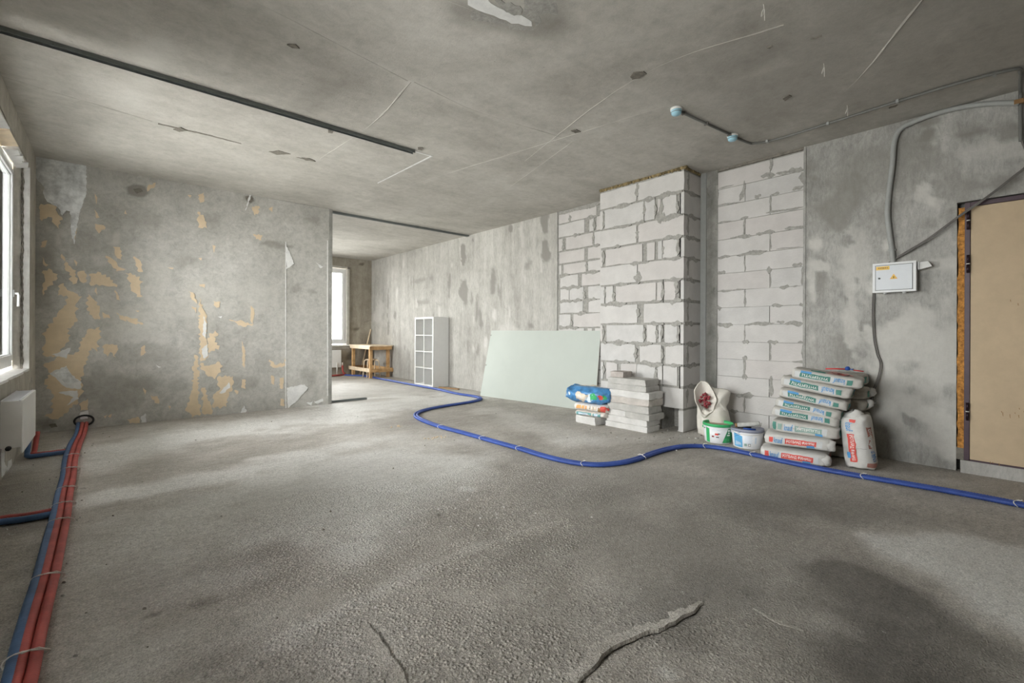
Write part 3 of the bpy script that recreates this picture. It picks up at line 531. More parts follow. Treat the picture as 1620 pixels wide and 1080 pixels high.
# narrow concrete column between pier and bay
mb = MB(); sts = []; vgrid(mb, 'x', XR - .004, 2.452, 2.585, 0, HC, .025, 1, [], sts, 51, .009); mb.box(XR + .01, XR + .14, 2.452, 2.66, 0, HC)
trim2 = struct(mb.build('trim_2', 'column'), 'narrow rough concrete column strip beside the block pier', 'column')
MB().box(XR - .012, XR + .05, 2.585, 2.655, 0, HC).build('steel_angle', 'grey', trim2)
MB().box(XR - .008, XR + .03, 1.53, 1.552, 0, HC).build('edge_strip', 'right', wall_right)
MB().box(XR - .006, XR + .03, 5.04, 5.056, 0, HC).build('edge_strip', 'right', wall_right)

# back wall with its window opening
WX0, WX1, WZ0, WZ1 = 2.9, 4.78, .8, 2.86
mb = MB(); sts = []
def ysec(k, x0, x1, z0, z1, st, lst, seed, th=.35):
    vgrid(mb, 'y', k, x0, x1, z0, z1, st, 1, lst, sts, seed); mb.box(x0 - (.3 if x0 == XL else 0), x1 + (.3 if x1 == XR else 0), k + .006, k + th, z0, z1); sts.append(np.zeros(8))
for a in ((XL, WX0, 0, HC), (WX1, XR, 0, HC), (WX0, WX1, 0, WZ0), (WX0, WX1, WZ1, HC)): ysec(YF, *a, .06, [(5.0, 1.2, .08, .05, 0, -1), (4.9, .45, .12, .2, 0, -.9), (5.2, 1.25, .04, .06, 0, -1), (5.15, 3.0, .03, .02, 0, -1.2)], 61)
wall_back = struct(mb.build('wall_back', 'back', attrs={'stain': np.concatenate(sts)}), 'brownish concrete wall at the far end with a tall window', 'wall')
# front wall behind the camera
wall_front = struct(MB().box(XL, XR, YB - .2, YB, 0, HC).build('wall_front', 'partition'), 'plain concrete wall closing the room opposite the partition', 'wall')
# left wall with its window opening and two unseen ones added for light
OY = [(.95, 2.55), (4.2, 6.85), (8.8, 11.1)]; OZ0, OZ1 = .748, 2.86
mb = MB(); sts = []
LW = [(5.2, .3, .15, .2, 0, .5), (5.0, .4, .1, .3, 0, .4), (6.95, 2., .05, .6, 0, -.4)]
def xsec(y0, y1, z0, z1):
    vgrid(mb, 'x', XL, y0, y1, z0, z1, .05, -1, LW, sts, 71); mb.box(XL - .24, XL - .006, y0, y1, z0, z1); sts.append(np.zeros(8))
for a in ((YB, OY[0][0], 0, HC), (OY[0][1], OY[1][0], 0, HC), (OY[1][1], OY[2][0], 0, HC), (OY[2][1], YF, 0, HC)): xsec(*a)
for y0, y1 in OY: xsec(y0, y1, 0, OZ0); xsec(y0, y1, OZ1, HC)
wall_left = struct(mb.build('wall_left', 'left', attrs={'stain': np.concatenate(sts)}), 'concrete window wall along the left side of the room', 'wall')
rp_ = random.Random(9)
for pts in ([[(5.222,0.275),(5.448,0.247),(5.393,0.117),(5.575,0.015),(5.283,0.018)],[(5.573,0.088),(5.767,0.057),(5.803,-0.038),(5.577,-0.064),(5.514,-0.002)],[(5.214,0.592),(5.352,0.585),(5.388,0.319),(5.221,0.3)]]):
    MB().prism([(XL + .003, a, b) for a, b in jag(pts, .03, .008, rp_)], (-.012, 0, 0)).build('paint_flake', 'film', wall_left)

# partition with scraps of peeled paper
CW = lambda L: L
PS = [(*p, ra, rb_, ro, va) for p, ra, rb_, ro, va in zip([(0.258,2.915),(1.493,3.053),(1.409,2.489),(1.077,2.669),(0.052,2.316),(0.684,1.428),(-0.516,1.952),(-0.017,0.401),(-0.532,0.1),(1.802,2.442),(2.347,2.899),(2.189,1.817),(1.349,0.4),(0.8,2.092),(1.623,1.62),(0.286,2.522),(2.275,0.545),(0.401,0.857),(-0.17,1.989)],
      (.08,.06,.14,.12,.07,.7,.14,.5,.2,.3,.14,.14,.3,.12,.4,.3,.15,.3,.3), (.05,.05,.04,.12,.12,.4,.9,.25,.1,.03,.1,.1,.1,.12,.2,.1,.2,.15,.3), (0,)*19,
      (-1.,-1.2,-.8,-.4,.5,.25,-.4,-.4,-.6,-.6,-.4,-.45,-.35,-.35,.25,-.25,-.35,-.3,-.25))]
mb = MB(); sts = []; vgrid(mb, 'y', YP, XL, 2.664, 0, HC, .035, 1, PS, sts, 81, .002); mb.box(XL, 2.664, YP + .004, YP + .19, 0, HC); sts.append(np.zeros(8))
part = struct(mb.build('wall_partition', 'partition', attrs={'stain': np.concatenate(sts)}), 'stained concrete partition with scraps of peeled tan paper', 'wall')
rs = random.Random(13)
def scrap(name, pts, mat, amp=.02, off=.0):
    q_ = np.array(pts); amp = min(amp, .16 * min(np.ptp(q_[:, 0]), np.ptp(q_[:, 1]))); o = jag(pts, .022, amp, rs); MB().prism([(a, YP - .004 - off, b) for a, b in o], (0, .008 + off, 0)).build(name, mat, part)
for L in [[(-0.59,2.592),(-0.484,2.593),(-0.417,2.466),(-0.445,2.331),(-0.484,2.382),(-0.5,2.452),(-0.583,2.397)],[(-0.341,2.356),(-0.294,2.38),(-0.312,2.2),(-0.326,2.246)],[(-0.582,2.163),(-0.538,2.185),(-0.56,2.104),(-0.593,2.1)],[(-0.577,1.993),(-0.549,1.918),(-0.504,1.913),(-0.548,1.886),(-0.57,1.909)],[(-0.42,2.048),(-0.346,1.906),(-0.3,1.862),(-0.288,1.75),(-0.329,1.699),(-0.357,1.809),(-0.392,1.902)],[(-0.581,1.815),(-0.526,1.866),(-0.493,1.822),(-0.453,1.807),(-0.466,1.736),(-0.537,1.652),(-0.569,1.557),(-0.576,1.665),(-0.554,1.714)],[(-0.452,1.668),(-0.403,1.709),(-0.345,1.617),(-0.245,1.565),(-0.275,1.518),(-0.298,1.394),(-0.286,1.265),(-0.344,1.184),(-0.378,1.184),(-0.343,1.104),(-0.423,0.913),(-0.49,0.852),(-0.556,0.87),(-0.578,0.964),(-0.546,1.041),(-0.579,1.12),(-0.491,1.277),(-0.447,1.373),(-0.379,1.487),(-0.379,1.567),(-0.452,1.563)],[(-0.25,1.071),(-0.167,1.185),(-0.089,1.202),(-0.089,1.103),(-0.113,0.905),(-0.166,0.956),(-0.202,0.842),(-0.23,0.745),(-0.248,0.584),(-0.241,0.42),(-0.271,0.31),(-0.352,0.254),(-0.398,0.195),(-0.443,0.137),(-0.554,0.182),(-0.488,0.237),(-0.5,0.443),(-0.555,0.573),(-0.5,0.663),(-0.567,0.761),(-0.501,0.805),(-0.4,0.928),(-0.343,0.879),(-0.266,0.925)],[(-0.193,1.823),(-0.084,1.859),(0.029,1.775),(0.062,1.693),(-0.046,1.702),(-0.173,1.694)],[(-0.288,1.847),(-0.229,1.869),(-0.205,1.757),(-0.24,1.721),(-0.276,1.783)],[(-0.043,2.069),(0.028,2.027),(0.105,1.933),(0.143,1.92),(0.079,1.897),(0.054,1.885)],[(0.022,2.184),(0.091,2.186),(0.104,2.035),(0.066,2.048)],[(0.221,2.092),(0.275,2.053),(0.31,1.901),(0.267,1.897),(0.235,1.98)],[(0.138,1.875),(0.235,1.86),(0.316,1.78),(0.284,1.708),(0.311,1.596),(0.25,1.585),(0.196,1.685),(0.196,1.754)],[(-0.197,1.594),(-0.132,1.515),(-0.09,1.434),(-0.089,1.295),(-0.155,1.317),(-0.204,1.397)],[(-0.07,1.385),(-0.008,1.354),(0.005,1.311),(-0.057,1.309)],[(0.042,1.658),(0.067,1.626),(0.093,1.536),(0.06,1.541)],[(0.055,1.383),(0.119,1.347),(0.153,1.273),(0.094,1.299)],[(0.138,1.341),(0.237,1.316),(0.318,1.241),(0.224,1.247),(0.172,1.273)],[(-0.056,0.987),(0.069,0.985),(0.057,0.833),(0.006,0.902),(-0.018,0.842),(-0.056,0.887)],[(-0.141,2.799),(-0.119,2.754),(-0.128,2.669)],[(-0.147,2.61),(-0.098,2.519),(-0.128,2.505)],[(-0.14,2.437),(-0.061,2.433),(-0.049,2.385),(-0.103,2.327),(-0.127,2.363)],[(0.352,2.994),(0.435,3.057),(0.427,3.003),(0.353,2.924)],[(0.882,2.989),(0.95,3.033),(0.95,2.91),(0.904,2.89)],[(0.883,2.767),(0.951,2.705),(0.983,2.56),(0.884,2.552)],[(1.529,2.953),(1.617,2.978),(1.611,2.877),(1.565,2.829),(1.529,2.902)],[(1.744,2.953),(1.799,3.004),(1.789,2.92)],[(1.541,2.559),(1.662,2.565),(1.648,2.483),(1.577,2.493)],[(0.292,0.946),(0.332,0.98),(0.325,0.859),(0.292,0.842)],[(0.389,0.338),(0.459,0.325),(0.479,0.224),(0.431,0.239)],[(0.315,0.442),(0.348,0.405),(0.337,0.336)],[(0.163,0.061),(0.268,0.083),(0.295,-0.007),(0.189,0.007)],[(0.787,1.688),(0.847,1.654),(0.878,1.527),(0.817,1.579)],[(0.903,1.602),(0.956,1.437),(0.987,1.344),(0.973,1.064),(1.005,0.801),(0.912,0.73),(0.901,1.25)],[(1.014,1.101),(1.083,1.169),(1.125,1.12),(1.068,1.082),(1.132,0.93),(1.021,0.857),(0.989,0.97)],[(0.921,0.729),(0.99,0.689),(1.133,0.74),(1.176,0.681),(1.086,0.496),(0.99,0.558),(0.928,0.636)],[(0.85,0.843),(0.89,0.823),(0.899,0.211),(0.93,0.041),(0.823,-0.002),(0.754,0.134),(0.807,0.312),(0.836,0.586)],[(0.935,0.394),(0.975,0.391),(0.992,0.258),(1.049,0.121),(1.049,0.016),(0.946,0.039)],[(1.118,0.531),(1.298,0.528),(1.289,0.366),(1.243,0.235),(1.217,0.103),(1.071,0.1),(1.064,0.289),(1.135,0.34)],[(1.408,1.022),(1.45,0.884),(1.444,0.609),(1.417,0.67)],[(1.41,0.474),(1.452,0.471),(1.452,0.334),(1.401,0.358)],[(1.245,1.324),(1.431,1.296),(1.553,1.259),(1.432,1.218)],[(1.517,1.527),(1.563,1.477),(1.546,1.259),(1.518,1.298)],[(1.764,0.743),(1.828,0.671),(1.96,0.686),(1.982,0.768),(1.979,0.644),(1.828,0.618),(1.772,0.653)],[(1.784,0.51),(1.828,0.487),(1.829,0.365),(1.792,0.388)],[(1.904,0.462),(1.96,0.467),(1.942,0.295),(1.904,0.318)],[(1.916,0.153),(1.97,0.127),(1.962,0.033),(1.913,0.05)],[(1.066,1.573),(1.146,1.565),(1.13,1.488),(1.082,1.498)],[(0.818,1.487),(0.878,1.471),(0.863,1.404)],[(0.899,1.787),(0.97,1.792),(0.961,1.747),(0.908,1.762)],[(-0.271,0.293),(-0.193,0.351),(-0.192,0.22),(-0.259,0.211)],[(-0.125,1.68),(-0.115,1.582),(-0.139,1.63)],[(0.141,2.652),(0.154,2.603),(0.128,2.605)],[(0.237,1.412),(0.277,1.414),(0.264,1.393)],[(0.56,1.984),(0.623,1.983),(0.609,1.964)],[(0.767,2.966),(0.812,2.968),(0.797,2.935)],[(0.572,0.19),(0.601,0.176),(0.587,0.116)],[(-0.053,0.121),(-0.016,0.14),(-0.036,0.096)],[(0.319,0.911),(0.346,0.893),(0.314,0.859)],[(1.316,0.333),(1.367,0.313),(1.35,0.264)],[(0.891,2.139),(0.928,2.15),(0.922,2.112)],[(1.047,2.337),(1.085,2.33),(1.063,2.233)],[(-0.316,1.99),(-0.288,1.96),(-0.3,1.911)],[(-0.016,0.117),(0.022,0.146),(0.009,0.097)]]:
    scrap('paper_scrap', L, 'tan')
for L in [[(-0.516,0.67),(-0.377,0.752),(-0.33,0.637),(-0.248,0.551),(-0.26,0.471),(-0.376,0.496),(-0.444,0.581)],[(-0.283,0.456),(-0.271,0.358),(-0.375,0.288),(-0.318,0.379),(-0.444,0.444)],[(0.95,1.362),(0.988,1.251),(0.973,1.064),(0.942,1.101)],[(1.135,0.302),(1.249,0.446),(1.266,0.368),(1.184,0.298)],[(0.927,0.915),(0.995,0.989),(1.002,0.82),(0.958,0.784)],[(2.007,0.31),(2.256,0.342),(2.309,0.287),(2.137,0.09),(2.02,-0.003)],[(1.983,2.458),(2.037,2.348),(2.1,2.188),(1.992,2.094)],[(2.424,2.243),(2.526,2.188),(2.496,2.155)],[(2.401,0.064),(2.535,0.095),(2.539,0.05),(2.442,0.025)],[(1.385,-0.012),(1.436,0.1),(1.471,0.017),(1.436,-0.018)],[(0.295,0.08),(0.341,0.116),(0.35,-0.007),(0.301,-0.001)],[(-0.259,0.195),(-0.192,0.213),(-0.192,0.115),(-0.259,0.114)],[(-0.501,0.884),(-0.343,0.959),(-0.377,0.832)],[(1.115,1.359),(1.166,1.368),(1.153,1.337)],[(0.443,0.732),(0.499,0.694),(0.471,0.685)],[(1.493,3.113),(1.518,3.125),(1.459,2.909),(1.442,2.875)],[(2.286,0.054),(2.38,0.066),(2.359,0.004)]]:
    scrap('white_paper_scrap', L, 'film', .008, .002)
scrap('grey_paper_sheet', [(-0.641,3.114),(-0.216,3.119),(-0.215,2.783),(-0.239,2.697),(-0.267,2.562),(-0.301,2.33),(-0.317,2.167),(-0.345,2.291),(-0.353,2.547),(-0.383,2.554),(-0.417,2.488),(-0.455,2.576),(-0.54,2.623),(-0.573,2.71),(-0.567,2.79),(-0.638,2.883),(-0.649,2.964)], 'silver', .006, .004)
scrap('grey_paper_sheet', [(-0.478,0.674),(-0.377,0.733),(-0.33,0.628),(-0.272,0.559),(-0.376,0.534)], 'silver', .004, .004)
for L in [[(1.975,2.506),(1.984,2.508),(1.995,0.0),(1.985,0.001)],[(2.592,2.611),(2.605,2.613),(2.616,0.131),(2.603,0.132)]]: scrap('joint_line', L, 'film', .002)
for L in [[(1.441,3.082),(1.504,3.107),(1.546,3.076),(1.518,3.007),(1.469,3.009)],[(0.211,2.929),(0.285,2.955),(0.307,2.914),(0.245,2.874)],[(-0.521,0.083),(-0.465,0.092),(-0.447,0.051),(-0.498,0.046)]]: scrap('dark_patch', L, 'mortar_dark', .006)
mb = MB(); c = (-0.226,0.076)
a_ = np.linspace(0, 2 * np.pi, 25); mb.tube([(c[0] + .082 * math.cos(a), YP - .01, c[1] + .06 * math.sin(a) + .02) for a in a_], .011, 6, cap=False)
mb.build('pipe_sleeve', 'black', part, True)
MB().prism([(c[0] + .075 * math.cos(a), YP - .005, c[1] + .054 * math.sin(a) + .02) for a in a_[:-1]], (0, .01, 0)).build('sleeve_opening', 'mortar', part)
MB().box(2.62, 2.672, YP - .006, YP + .195, 0, HC).build('corner_strip', 'column', part)

# ---------------------------------------------------------------- windows
def window(name, axis, k, a0, a1, z0, z1, inward, label, handle_at=None, mulls=(), fw=.062, reveal=.03):
    # k: plane of the room-side frame face; inward: +1 when the room lies towards +axis
    d = -inward; mb = MB()
    def bx(m_, p0, p1, q0, q1, d0, d1, mi=0):
        e0, e1 = sorted((k + d * d0, k + d * d1)); (m_.box(e0, e1, p0, p1, q0, q1, mi) if axis == 'x' else m_.box(p0, p1, e0, e1, q0, q1, mi))
    bx(mb, a0, a1, z0, z0 + fw, 0, .075); bx(mb, a0, a1, z1 - fw, z1, 0, .075); bx(mb, a0, a0 + fw, z0 + fw, z1 - fw, 0, .075); bx(mb, a1 - fw, a1, z0 + fw, z1 - fw, 0, .075)
    cuts = [a0 + fw] + list(mulls) + [a1 - fw]
    for c in mulls: bx(mb, c - .04, c + .04, z0 + fw, z1 - fw, 0, .075)
    root = struct(mb.build(name, 'pvc', bevel=.004), label, 'window')
    for i in range(len(cuts) - 1):
        b0 = cuts[i] + (.04 if i else 0); b1 = cuts[i + 1] - (.04 if i < len(cuts) - 2 else 0); s = MB(); f = .055
        for q in ((b0, b1, z0 + fw, z0 + fw + f), (b0, b1, z1 - fw - f, z1 - fw), (b0, b0 + f, z0 + fw + f, z1 - fw - f), (b1 - f, b1, z0 + fw + f, z1 - fw - f)): bx(s, *q, -.015, .06)
        sash = s.build('sash', 'pvc', root, bevel=.005)
        g = MB(); bx(g, b0 + f - .005, b1 - f + .005, z0 + fw + f - .005, z1 - fw - f + .005, .02, .026); g.build('pane', 'glass', sash)
        s = MB()
        for q in ((b0 + f, b1 - f, z0 + fw + f, z0 + fw + f + .008), (b0 + f, b1 - f, z1 - fw - f - .008, z1 - fw - f), (b0 + f, b0 + f + .008, z0 + fw + f, z1 - fw - f), (b1 - f - .008, b1 - f, z0 + fw + f, z1 - fw - f)): bx(s, *q, .004, .02)
        s.build('pane_gasket', 'grey', sash)
        if handle_at is not None and i == handle_at[0]:
            hm = MB(); ha, hz = handle_at[1], handle_at[2]; bx(hm, ha - .014, ha + .014, hz - .035, hz + .035, -.027, -.015)
            px = k + inward * .05; P = [(k + inward * .015, hz), (px, hz), (px + inward * .006, hz - .02), (px + inward * .004, hz - .13)]
            hm.tube([(p, ha, q) if axis == 'x' else (ha, p, q) for p, q in P], .011, 8); hm.build('handle', 'pvc', sash, True)
    return root
w1 = window('window_1', 'x', -.745, 4.25, 6.805, .80, 2.83, 1, 'white framed window on the left with two opening sashes', (1, 6.715, 1.53), (5.5,))
# raw reveal of the left window: tape, boards and foam between frame and wall
def rough(name, pts, ext, mat, parent, seed, amp=.006, step=.05, ax=None):
    q = random.Random(seed); return MB().prism([Vector(p) + Vector([q.uniform(-amp, amp) if ext[i] == 0 else 0 for i in range(3)]) for p in pts], ext).build(name, mat, parent)
mb = MB(); n_ = 44; zz = np.linspace(.76, 2.85, n_); tt = np.linspace(0, 1, 7); P = np.zeros((n_, 7, 3))
for i, q in enumerate(zz):
    for j, t in enumerate(tt): P[i, j] = (-.74 + .062 * t, 6.80 + .05 * t ** .7 - .012 * math.sin(3.1 * t) + .004 * math.sin(q * 9 + 5 * t), q)
mb.surf(P); mb.build('vapour_tape', 'tape', w1, True)
P2 = P.copy(); P2[:, :, 0] = -.676 + .05 * tt[None, :]; P2[:, :, 1] = 6.852 + .001 * np.sin(zz[:, None] * 20) - .012 * (1 - tt[None, :])
mb = MB(); mb.surf(P2); mb.build('jamb_plaster', 'film', w1, True)
mb = MB()
for k in range(30): q = .78 + 2.05 * k / 29; mb.lathe([(.004, -.05), (.008 + .004 * rp_.random(), 0), (.004, .05)], (-.677 + rp_.uniform(-.003, .003), 6.835, q), 6)
mb.build('tape_fold', 'mortar_dark', w1, True)
for k in range(5):
    y = 4.4 + .5 * k; rough('lintel_board', [(-.74, y - .2, 2.832), (-.64, y - .2, 2.852), (-.64, y + .27, 2.856), (-.74, y + .27, 2.836)], (0, 0, .012), 'wood_l' if k % 2 else 'film', w1, k, .008)
for k, (y, dx) in enumerate(((6.3, .0), (6.5, .015), (6.68, .0), (6.78, .02))): rough('lintel_board', [(-.73 + dx, y - .12, 2.815), (-.65 + dx, y - .1, 2.835), (-.645, y + .09, 2.838), (-.73, y + .08, 2.812)], (0, 0, .02), 'film', w1, 20 + k, .012)
for k in range(6):
    y0 = 4.2 + .445 * k; rough('sill_slab', [(-.74, y0, .748), (-.625 + rp_.uniform(-.006, .004), y0 + .004, .742), (-.622 + rp_.uniform(-.006, .004), y0 + .437, .743), (-.74, y0 + .44, .748)], (0, 0, .022), 'film', w1, 40 + k, .003)
w3 = window('window_3', 'x', -.745, .98, 2.52, .80, 2.83, 1, 'white framed window on the left nearer the camera', None, (1.75,))  # out-of-view window, put in to brighten the near part of the room
w4 = window('window_4', 'x', -.745, 8.83, 11.07, .80, 2.83, 1, 'white framed window of the rear room, behind the partition', None, (9.95,))  # hidden window, put in so the rear room gets more daylight
w2 = window('window_2', 'y', 11.99 + .1, 2.95, 4.76, .82, 2.83, -1, 'tall white window in the brownish far wall', None, (3.85,), .07)
rough('window_surround', [(4.735, 11.995, .8), (4.79, 11.995, .8), (4.795, 11.995, 2.87), (4.735, 11.995, 2.86)], (0, .06, 0), 'tape', w2, 1)
rough('window_surround', [(2.9, 11.995, 2.83), (4.8, 11.995, 2.83), (4.8, 11.995, 2.875), (2.9, 11.995, 2.87)], (0, .06, 0), 'tape', w2, 2)
MB().box(2.85, 4.84, 11.95, 12.1, .765, .80).build('sill', 'film', w2, bevel=.004)
MB().box(2.85, 4.8, 12.0, 12.05, .70, .74).build('sill_trim', 'tape', w2, bevel=.004)

# ---------------------------------------------------------------- door
mb = MB(); mb.box(XR - .02, XR + .09, .318, .352, .105, 2.275); mb.box(XR - .02, XR + .09, -.64, .318, 2.238, 2.275); mb.box(XR - .02, XR + .09, -.67, -.64, .105, 2.275); mb.box(XR - .012, XR + .09, -.64, .318, .09, .112)
door = struct(mb.build('door_1', 'doorframe', bevel=.003), 'entrance door with beige fibreboard leaf in a dark violet metal frame', 'door')
MB().box(XR - .014, XR + .05, -.64, .316, .114, 2.236).build('door_leaf', 'door', door, bevel=.003)
for z in [2.121,1.757,0.517]:
    hb = MB(); hb.lathe([(.011, -.075), (.011, -.004)], (XR - .03, .33, z), 10); hb.lathe([(.011, .004), (.011, .075)], (XR - .03, .33, z), 10); hg = hb.build('hinge', 'hinge', door, True)
    hc = MB(); hc.lathe([(.012, -.004), (.012, .004)], (XR - .03, .33, z), 10); hc.build('hinge_ring', 'tie', hg, True)
rr = random.Random(4); L_ = [(.352, .2 + .04 * k) for k in range(52)]; R_ = [(.392 + rr.uniform(-.004, .007), .2 + .04 * k) for k in range(51, -1, -1)]
MB().prism([(XR - .004, a, b) for a, b in L_ + R_], (.08, 0, 0)).build('chipboard_strip', 'osb', door)
MB().prism([(XR + .0, .352, .1), (XR, .4, .1), (XR, .4, .205), (XR, .352, .2)], (.05, 0, 0)).build('dark_gap', 'mortar_dark', door)
rough('threshold', [(XR - .035, .37, -.005), (XR - .015, -.75, -.005), (XR - .008, -.75, .098), (XR - .02, .372, .1)], (.1, 0, 0), 'threshold', door, 3, 0)
mb = MB(); rr = random.Random(8)
for (p, q) in [(0.138,0.543),(0.092,0.524),(0.065,0.542),(0.045,0.525),(0.018,0.559),(0.042,0.581),(0.131,0.534),(0.186,0.121),(0.15,0.119),(0.2,0.123),(0.092,1.445),(0.051,1.413)]:
    h = rr.uniform(.006, .03); mb.prism([(XR - .0145, p, q), (XR - .0145, p - .004, q + .002), (XR - .0145, p - .006, q - h), (XR - .0145, p - .003, q - h)], (-.0006, 0, 0))
mb.build('leaf_scratches', 'handle_b', door)

# ---------------------------------------------------------------- metal tracks
def track(label, y, x0, x1, z, flip, group='partition tracks'):
    t = thing('metal_track', label, 'rail', ((x0 + x1) / 2, y, z)); s = -1 if flip else 1; w = .05
    mb = MB(); a, b = sorted((z, z + s * .004)); mb.box(x0, x1, y - w / 2, y + w / 2, a, b); mb.build('web', 'steel', t)
    for e in (-1, 1):
        a, b = sorted((z + s * .004, z + s * .032)); q = sorted((y + e * w / 2, y + e * (w / 2 - .003))); f = MB(); f.box(x0, x1, q[0], q[1], a, b); f.build('flange', 'steel_dark' if e < 0 else 'steel', t)
    rb2 = MB()
    for k in range(3): rb2.box(x0 + .002, x1 - .002, y - .014 + .012 * k, y - .010 + .012 * k, *sorted((z + s * .004, z + s * .007)))
    rb2.build('groove_ribs', 'steel_dark', t)
track('long grey steel track on the ceiling nearest the camera', 4.378, XL + .005, 2.449, HC, True)
track('grey steel ceiling track running from the partition to the right wall', 7.485, 2.68, XR - .01, HC, True)
track('short grey steel track on the floor beside the partition end', 7.50, 2.69, 3.30, 0, False)

# ---------------------------------------------------------------- radiators
def radiator(label, axis, a0, a1, z0, z1, k0, k1):                   # k0 wall side, k1 room side
    if axis == 'x':
        T = lambda x, y, z: (x, y, z); base = (k0, (a0 + a1) / 2, z0)
    else:
        T = lambda x, y, z: (y, x, z); base = ((a0 + a1) / 2, k0, z0)
    t = thing('radiator', label, 'radiator', base); s = 1 if k1 > k0 else -1
    def bx(m_, x0, x1, y0, y1, q0, q1):
        p, q = T(x0, y0, q0), T(x1, y1, q1); m_.box(*sorted((p[0], q[0])), *sorted((p[1], q[1])), q0, q1)
    mb = MB(); bx(mb, k1 - s * .014, k1, a0, a1, z0, z1 - .004); mb.build('front_panel', 'rad', t, bevel=.006)
    mb = MB(); bx(mb, k0 + s * .02, k0 + s * .032, a0 + .01, a1 - .01, z0 + .02, z1 - .02); mb.build('rear_panel', 'rad', t)
    for e in (a0, a1 - .004): mb = MB(); bx(mb, k0 + s * .012, k1 - s * .01, e, e + .004, z0 + .05, z1 - .008); mb.build('side_cover', 'rad', t)
    g = MB(); bx(g, k0 + s * .014, k1 - s * .02, a0 + .006, a1 - .006, z1 - .014, z1 - .008); n = int((a1 - a0) / .022)
    for k in range(n): e = a0 + .02 + (a1 - a0 - .04) * k / (n - 1); bx(g, k0 + s * .02, k1 - s * .02, e - .003, e + .003, z1 - .008, z1 - .004)
    bx(g, k0 + s * .01, k0 + s * .018, a0, a1, z1 - .012, z1 - .002); bx(g, k1 - s * .022, k1 - s * .013, a0, a1, z1 - .012, z1 - .002); g.build('top_grille', 'grille', t)
    v = MB(); c = T(k0 + s * .055, a0 - .012, z0 + .05); d = T(0, 1, 0); v.tube([tuple(c[i] - d[i] * q for i in range(3)) for q in (-.02, 0.012)], .017, 12); v.build('valve_cap', 'black', t, True)
    for q in (): v = MB(); p = T(k0 + s * .05, a0 + q, 0); v.tube([(p[0], p[1], .035), (p[0], p[1], z0 + .03)], .01, 8); v.build('riser_pipe', 'conduit_dark', t, True)
    for e in (a0 + .12, a1 - .15): b = MB(); bx(b, k0 + s * .004, k0 + s * .022, e, e + .03, z0 + .05, z1 - .05); b.build('wall_bracket', 'rad', t)
radiator('white panel radiator under the left window', 'x', 5.13, 5.93, .215, .63, XL, -.5)
radiator('white panel radiator under the far window', 'y', 3.35, 4.56, .215, .67, YF, YF - .11)

# ---------------------------------------------------------------- pipes
def corrugated(name, label, pts, r, mat, group=None, pitch=.0135, amp=.10, cat='pipe', ties=()):
    P = catmull(pts, pitch / 2.5); N = len(P); ph = np.arange(N) * (2 * np.pi / 2.5)
    R = r * (1 + amp * np.cos(ph)) - r * amp * .5; c = pts[len(pts) // 2]
    o = MB().tube(P, R, 10).build(name, mat, None, True); tag(o, label, cat, group); return o, P
def tie_rings(parent, P, fr, rad, width, off=(0, 0)):
    L = np.concatenate([[0], np.cumsum(np.linalg.norm(np.diff(P, axis=0), axis=1))])
    for f in fr:
        i = int(np.argmin(np.linalg.norm(P[:, :2] - np.array(f), axis=1))); i = min(max(i, 2), len(P) - 3); d = P[i + 1] - P[i - 1]; d /= np.linalg.norm(d); nr = np.array((-d[1], d[0], 0)); c = P[i] + nr * off[0]
        a = np.linspace(0, 2 * np.pi, 19); ring = [c + nr * (rad + width) * math.cos(q) + np.array((0, 0, 1)) * rad * math.sin(q) + d * .01 * math.sin(q * 2) for q in a]
        mb = MB(); mb.tube(ring, .003, 6); top = c + nr * width * .3 + np.array((0, 0, rad))
        mb.tube([top, top + nr * .02 + d * .01 + np.array((0, 0, .004)), top + nr * .05 + d * .02 - np.array((0, 0, .012))], .0022, 5); mb.tube([top, top - nr * .02 + d * .03 + np.array((0, 0, .012))], .003, 5)
        mb.build('wire_tie', 'tie', parent, True)
HOSE = [(*p, 0) for p in [(4.597,11.98),(4.669,11.696),(4.89,11.299),(4.913,10.361),(4.9,9.139),(4.897,7.83),(4.833,7.027),(4.866,6.616),(4.835,6.333),(4.681,6.121),(4.366,6.022),(3.897,5.956),(3.515,5.86),(3.242,5.677),(3.081,5.377),(3.001,4.794),(3.019,4.162),(3.026,3.616),(3.034,3.241),(3.026,2.893),(3.097,2.579),(3.25,2.423),(3.521,2.347),(3.961,2.358),(4.308,2.318),(4.505,2.184),(4.586,1.967),(4.563,1.665),(4.53,1.341),(4.532,1.061),(4.546,0.873),(4.577,0.661),(4.611,0.38),(4.618,0.188),(4.616,0.011),(4.572,-0.176),(4.441,-0.468),(4.195,-0.748)]]
def offs(P, o, zc):
    P = np.array(P, float); T = np.gradient(P, axis=0); T /= np.linalg.norm(T, axis=1)[:, None]; Q = P.copy(); Q[:, 0] -= T[:, 1] * o; Q[:, 1] += T[:, 0] * o; Q[:, 2] = zc; return [tuple(q) for q in Q]
HP = catmull(HOSE, .2)
h1, P1 = corrugated('blue_pipe', 'long blue corrugated pipe winding across the floor, strand facing the camera', offs(HP, -.017, .018), .0175, 'blue', pitch=.016)
h2, P2 = corrugated('blue_pipe', 'long blue corrugated pipe winding across the floor, strand on the wall side', offs(HP, .019, .018), .0175, 'blue', pitch=.016)
tie_rings(h1, P1, [(3.002,4.696),(3.011,3.907),(3.028,3.326),(3.106,2.572),(3.686,2.343),(4.519,2.172),(4.582,1.722),(4.542,0.876),(4.611,0.045)], .021, .018, (.018, 0))
